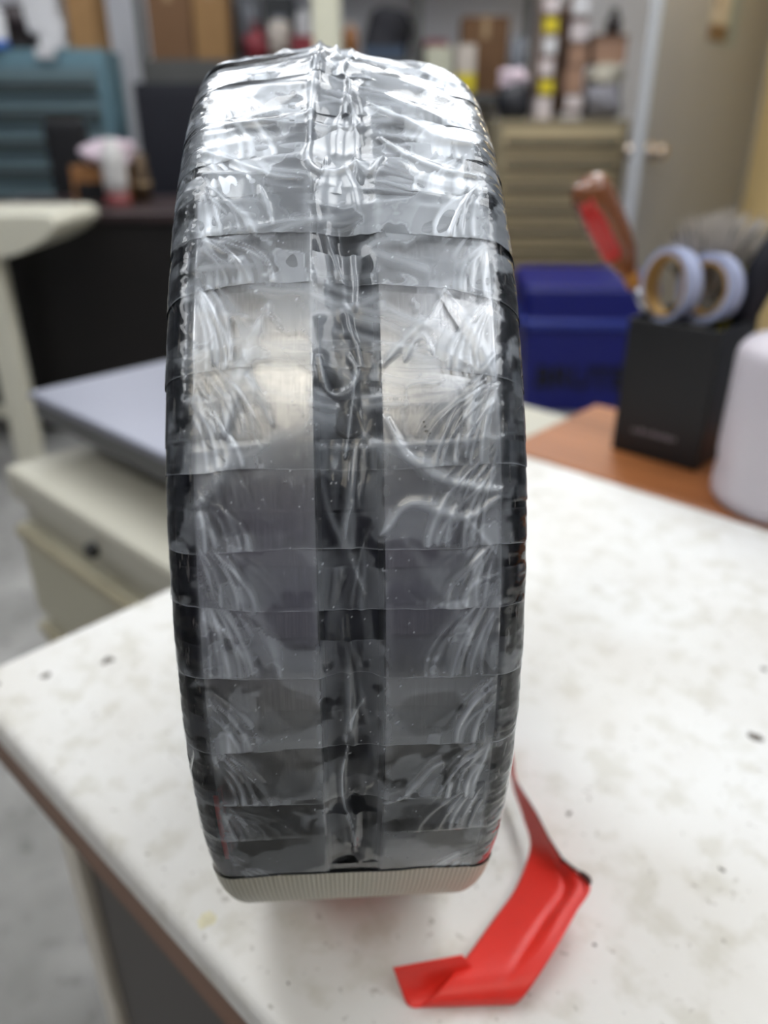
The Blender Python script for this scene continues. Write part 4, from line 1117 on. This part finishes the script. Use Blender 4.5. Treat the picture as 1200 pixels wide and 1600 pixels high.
# goods on the khaki cabinet
KZ = 1.0205; GK = 'boxes stacked on the khaki cabinet'
M_WB = mat('white_pink_card', (206, 196, 196), 0.7, var=0.06); M_BR = mat('umber_card', (112, 86, 70), 0.8, var=0.12); M_TN = mat('tan_card', (160, 126, 104), 0.8, var=0.1)
t = thing('black_bag', 'round black bag with a pale tie on the left end of the khaki cabinet', 'bag', (0.555, 3.74, KZ), group=GK)
lumpy('body', (0, 0, 0), (0.145, 0.14, 0.15), mat('black_bag_plastic', (24, 26, 34), 0.5), t, 1.1, 0.08)
lumpy('tie', (-0.01, 0, 0.12), (0.12, 0.09, 0.08), mat('pale_pink_plastic', (214, 196, 206)), t, 3.1, 0.2)
def stack(x, y, items, w_, dp, prefix, grp):
    z = KZ
    for i, (h, nm, cat, lab, cols) in enumerate(items):
        t = thing(nm, lab, cat, (x + 0.004 * math.sin(i * 2.3), y + 0.004 * math.cos(i * 1.7), z), group=grp)
        if len(cols) == 1:
            box('body', (0, dp / 2, h / 2), (w_, dp, h - 0.0006), cols[0], t, 0.004)
            box('end_label', (0, -0.0006, h / 2), (w_ * 0.6, 0.001, h * 0.55), M_WB, t, 0)
        else:
            box('body', (0, dp / 2, h / 2), (w_, dp, h - 0.0006), cols[0], t, 0.004)
            box('end_label', (0, -0.0008, h * 0.55), (w_ * 0.92, 0.0014, h * 0.74), cols[1], t, 0)
        z += h
stack(0.672, 3.66, [(0.085, 'parts_box', 'box', 'white parts box at the bottom of the left stack on the khaki cabinet', (M_WB,)),
                    (0.065, 'parts_box', 'box', 'brown parts box with a yellow label low in the left stack', (M_BR, M_YEL)),
                    (0.075, 'parts_box', 'box', 'brown parts box with a white label just above the low yellow one', (M_BR, M_WB)),
                    (0.080, 'parts_box', 'box', 'umber parts box with a grey white label in mid left stack', (M_BR, M_WBOX)),
                    (0.065, 'parts_box', 'box', 'brown parts box with a yellow label high in the left stack', (M_BR, M_YEL)),
                    (0.070, 'parts_box', 'box', 'white faced parts box at the top of the left stack', (M_BR, M_WB))], 0.062, 0.16, 'left', GK)
stack(0.800, 3.70, [(0.028, 'paper_plate_box', 'box', 'flat white box under the right stack on the khaki cabinet', (M_WBOX,)),
                    (0.070, 'parts_box', 'box', 'brown parts box with a large white label at the foot of the right stack', (M_BR, M_WB)),
                    (0.090, 'parts_box', 'box', 'plain tan parts box in the lower right stack', (M_TN, M_TN)),
                    (0.085, 'parts_box', 'box', 'tan parts box with a pinkish label in mid right stack', (M_BR, M_TN)),
                    (0.090, 'parts_box', 'box', 'dark brown parts box with a pale label in the upper right stack', (M_BR, M_WB)),
                    (0.090, 'parts_box', 'box', 'umber parts box with a white label at the top of the right stack', (M_BR, M_WBOX))], 0.078, 0.16, 'right', GK)
t = thing('cardboard_box', 'added dark umber block filling the dark behind the two stacks on the khaki cabinet', 'box', (0.765, 3.89, KZ), group=GK)  # added to fill the darkness between the stacks
box('body', (0, 0.06, 0.21), (0.19, 0.12, 0.42), mat('dark_gap_fill', (84, 62, 48), 0.85, var=0.15), t, 0.004)
box('tape_seam', (0, 0.06, 0.4208), (0.03, 0.12, 0.0012), M_SEAM, t, 0)
t = thing('grey_bag', 'grey cloth bag bulging over the right end of the khaki cabinet', 'bag', (0.935, 3.78, KZ), group=GK)
lumpy('body', (0, 0, 0), (0.17, 0.22, 0.16), mat('grey_cloth', (132, 130, 136), 0.85), t, 0.9, 0.15)
lumpy('roll_top', (0.01, 0, 0.125), (0.15, 0.18, 0.09), mat('beige_cloth', (176, 170, 154), 0.85), t, 2.0, 0.12)
t = thing('tan_box', 'tan box wedged on the grey bag at the right end of the khaki cabinet', 'box', (0.945, 3.80, KZ + 0.212), group=GK)
box('body', (0, 0.02, 0.042), (0.14, 0.14, 0.084), M_TN, t, 0.004)
box('lid', (0, 0.02, 0.094), (0.146, 0.146, 0.020), M_BR, t, 0.004)
t = thing('black_bottle', 'short black capped bottle on top of the tan box', 'bottle', (0.965, 3.82, KZ + 0.3165), group=GK)
lathe('body', [(0, 0), (0.034, 0), (0.034, 0.06), (0.016, 0.075), (0, 0.075)], mat('black_brown_plastic', (40, 34, 32)), t, seg=20)
lathe('cap', [(0.019, 0.068), (0.019, 0.10), (0, 0.10)], M_BLACK, t, seg=16)

# ------------------------------------------------------------------ blue bin on the floor
bn = thing('waste_bin', 'dark blue square plastic bin with BRUTE lettering on the floor', 'bin', (0.765, 3.06, 0.0), math.radians(-3))
M_BLUE = mat('cobalt_plastic', (14, 22, 108), 0.4, var=0.1, scale=10)
def rrect(w_, d_, r, n=6):
    p = []
    for cx, cy, a0 in ((w_ / 2 - r, d_ / 2 - r, 0), (-w_ / 2 + r, d_ / 2 - r, PI / 2), (-w_ / 2 + r, -d_ / 2 + r, PI), (w_ / 2 - r, -d_ / 2 + r, 1.5 * PI)):
        for k in range(n + 1):
            a = a0 + PI / 2 * k / n; p.append((cx + r * math.cos(a), cy + r * math.sin(a)))
    return p
def loft(secs):
    bm = bmesh.new(); rings = []
    for w_, d_, r, z in secs:
        rings.append([bm.verts.new((x, y, z)) for x, y in rrect(w_, d_, r)])
    n = len(rings[0])
    for j in range(len(rings) - 1):
        for k in range(n): bm.faces.new((rings[j][k], rings[j][(k + 1) % n], rings[j + 1][(k + 1) % n], rings[j + 1][k]))
    bm.faces.new(rings[0]); bm.faces.new(rings[-1])
    return bm
from_bm('body', loft([(0.42, 0.40, 0.05, 0.0), (0.475, 0.45, 0.05, 0.335), (0.475, 0.45, 0.05, 0.336)]), M_BLUE, bn)
from_bm('rim', loft([(0.485, 0.46, 0.05, 0.330), (0.505, 0.48, 0.055, 0.336), (0.505, 0.48, 0.055, 0.352), (0.485, 0.46, 0.05, 0.362)]), mat('cobalt_rim', (40, 56, 142), 0.4), bn)
lidp = from_bm('lid', loft([(0.48, 0.455, 0.05, 0.360), (0.485, 0.46, 0.055, 0.370), (0.495, 0.47, 0.055, 0.465), (0.48, 0.455, 0.06, 0.482), (0.40, 0.38, 0.06, 0.488)]), M_BLUE, bn)
cu = bpy.data.curves.new('lettering', 'FONT'); cu.body = 'BRUTE'; cu.size = 0.115; cu.extrude = 0.002; cu.align_x = 'CENTER'; cu.offset = 0.003
lt = bpy.data.objects.new('lettering', cu); COL.objects.link(lt); cu.materials.append(mat('dark_navy_letters', (8, 9, 22), 0.6))
lt.parent = bn; lt.location = (-0.012, -0.2145, 0.105); lt.rotation_euler = (math.radians(90) + 0.07, 0, 0)
dg = bpy.context.evaluated_depsgraph_get()
lme = bpy.data.meshes.new_from_object(lt.evaluated_get(dg))
lm = bpy.data.objects.new('lettering', lme); COL.objects.link(lm)
lm.parent = bn; lm.location = lt.location; lm.rotation_euler = lt.rotation_euler
bpy.data.objects.remove(lt); lm.name = 'lettering'
tag(lm, 'dark raised BRUTE lettering')

# ------------------------------------------------------------------ open grey door, knobs, notice
M_DOOR = mat('grey_door_paint', (150, 152, 156), 0.55, var=0.04, scale=4)
M_DEDGE = mat('pale_grey_door_edge', (182, 185, 188), 0.5, var=0.03)
fx, fy, hx, hy = 1.0, 3.36, 1.72, 4.06
DL = math.hypot(hx - fx, hy - fy); DA = math.atan2(hy - fy, hx - fx)
dr = thing('door_1', None, None, (fx, fy, 0.012), DA); tag(dr, kind='structure')
box('leaf', (DL / 2 + 0.002, 0.0, 1.015), (DL - 0.004, 0.044, 2.03), M_DOOR, dr, 0.001)
box('edge_strip', (0.0, 0.0, 1.015), (0.004, 0.044, 2.03), M_DEDGE, dr, 0.0005)
M_BRASS = mat('satin_nickel', (200, 186, 172), 0.25, metal=1.0, var=0.04)
for sg in (-1, 1):
    lathe('knob', [(0.0, 0.066), (0.018, 0.064), (0.0275, 0.054), (0.027, 0.044), (0.016, 0.032), (0.012, 0.022), (0.013, 0.010), (0.031, 0.008), (0.033, 0.0)], M_BRASS, dr, (0.065, sg * 0.022, 0.893), 28, 'Z', rot=Matrix.Rotation(-sg * PI / 2, 3, 'X'))
nt_ = thing('door_notice', 'paper notice with a brown picture on a blue grey backing on the grey door', 'notice', (fx, fy, 0.012), DA)
box('backing', (0.520, -0.0232, 1.45), (0.22, 0.0015, 0.33), mat('blue_grey_card', (134, 150, 156), 0.7), nt_, 0)
box('sheet', (0.470, -0.0246, 1.455), (0.165, 0.0010, 0.32), mat('pale_grey_paper', (186, 180, 170), 0.7), nt_, 0)
box('picture', (0.470, -0.0254, 1.322), (0.165, 0.0010, 0.056), mat('brown_picture', (112, 90, 66), 0.7), nt_, 0)
box('picture', (0.425, -0.0254, 1.425), (0.03, 0.0010, 0.03), mat('brown_picture2', (128, 110, 96), 0.7), nt_, 0)
# jamb on the warm wall beside the hinge
slab('trim_2', (XR - 0.012, 4.16, 1.03), (0.024, 0.07, 2.06), M_DEDGE)
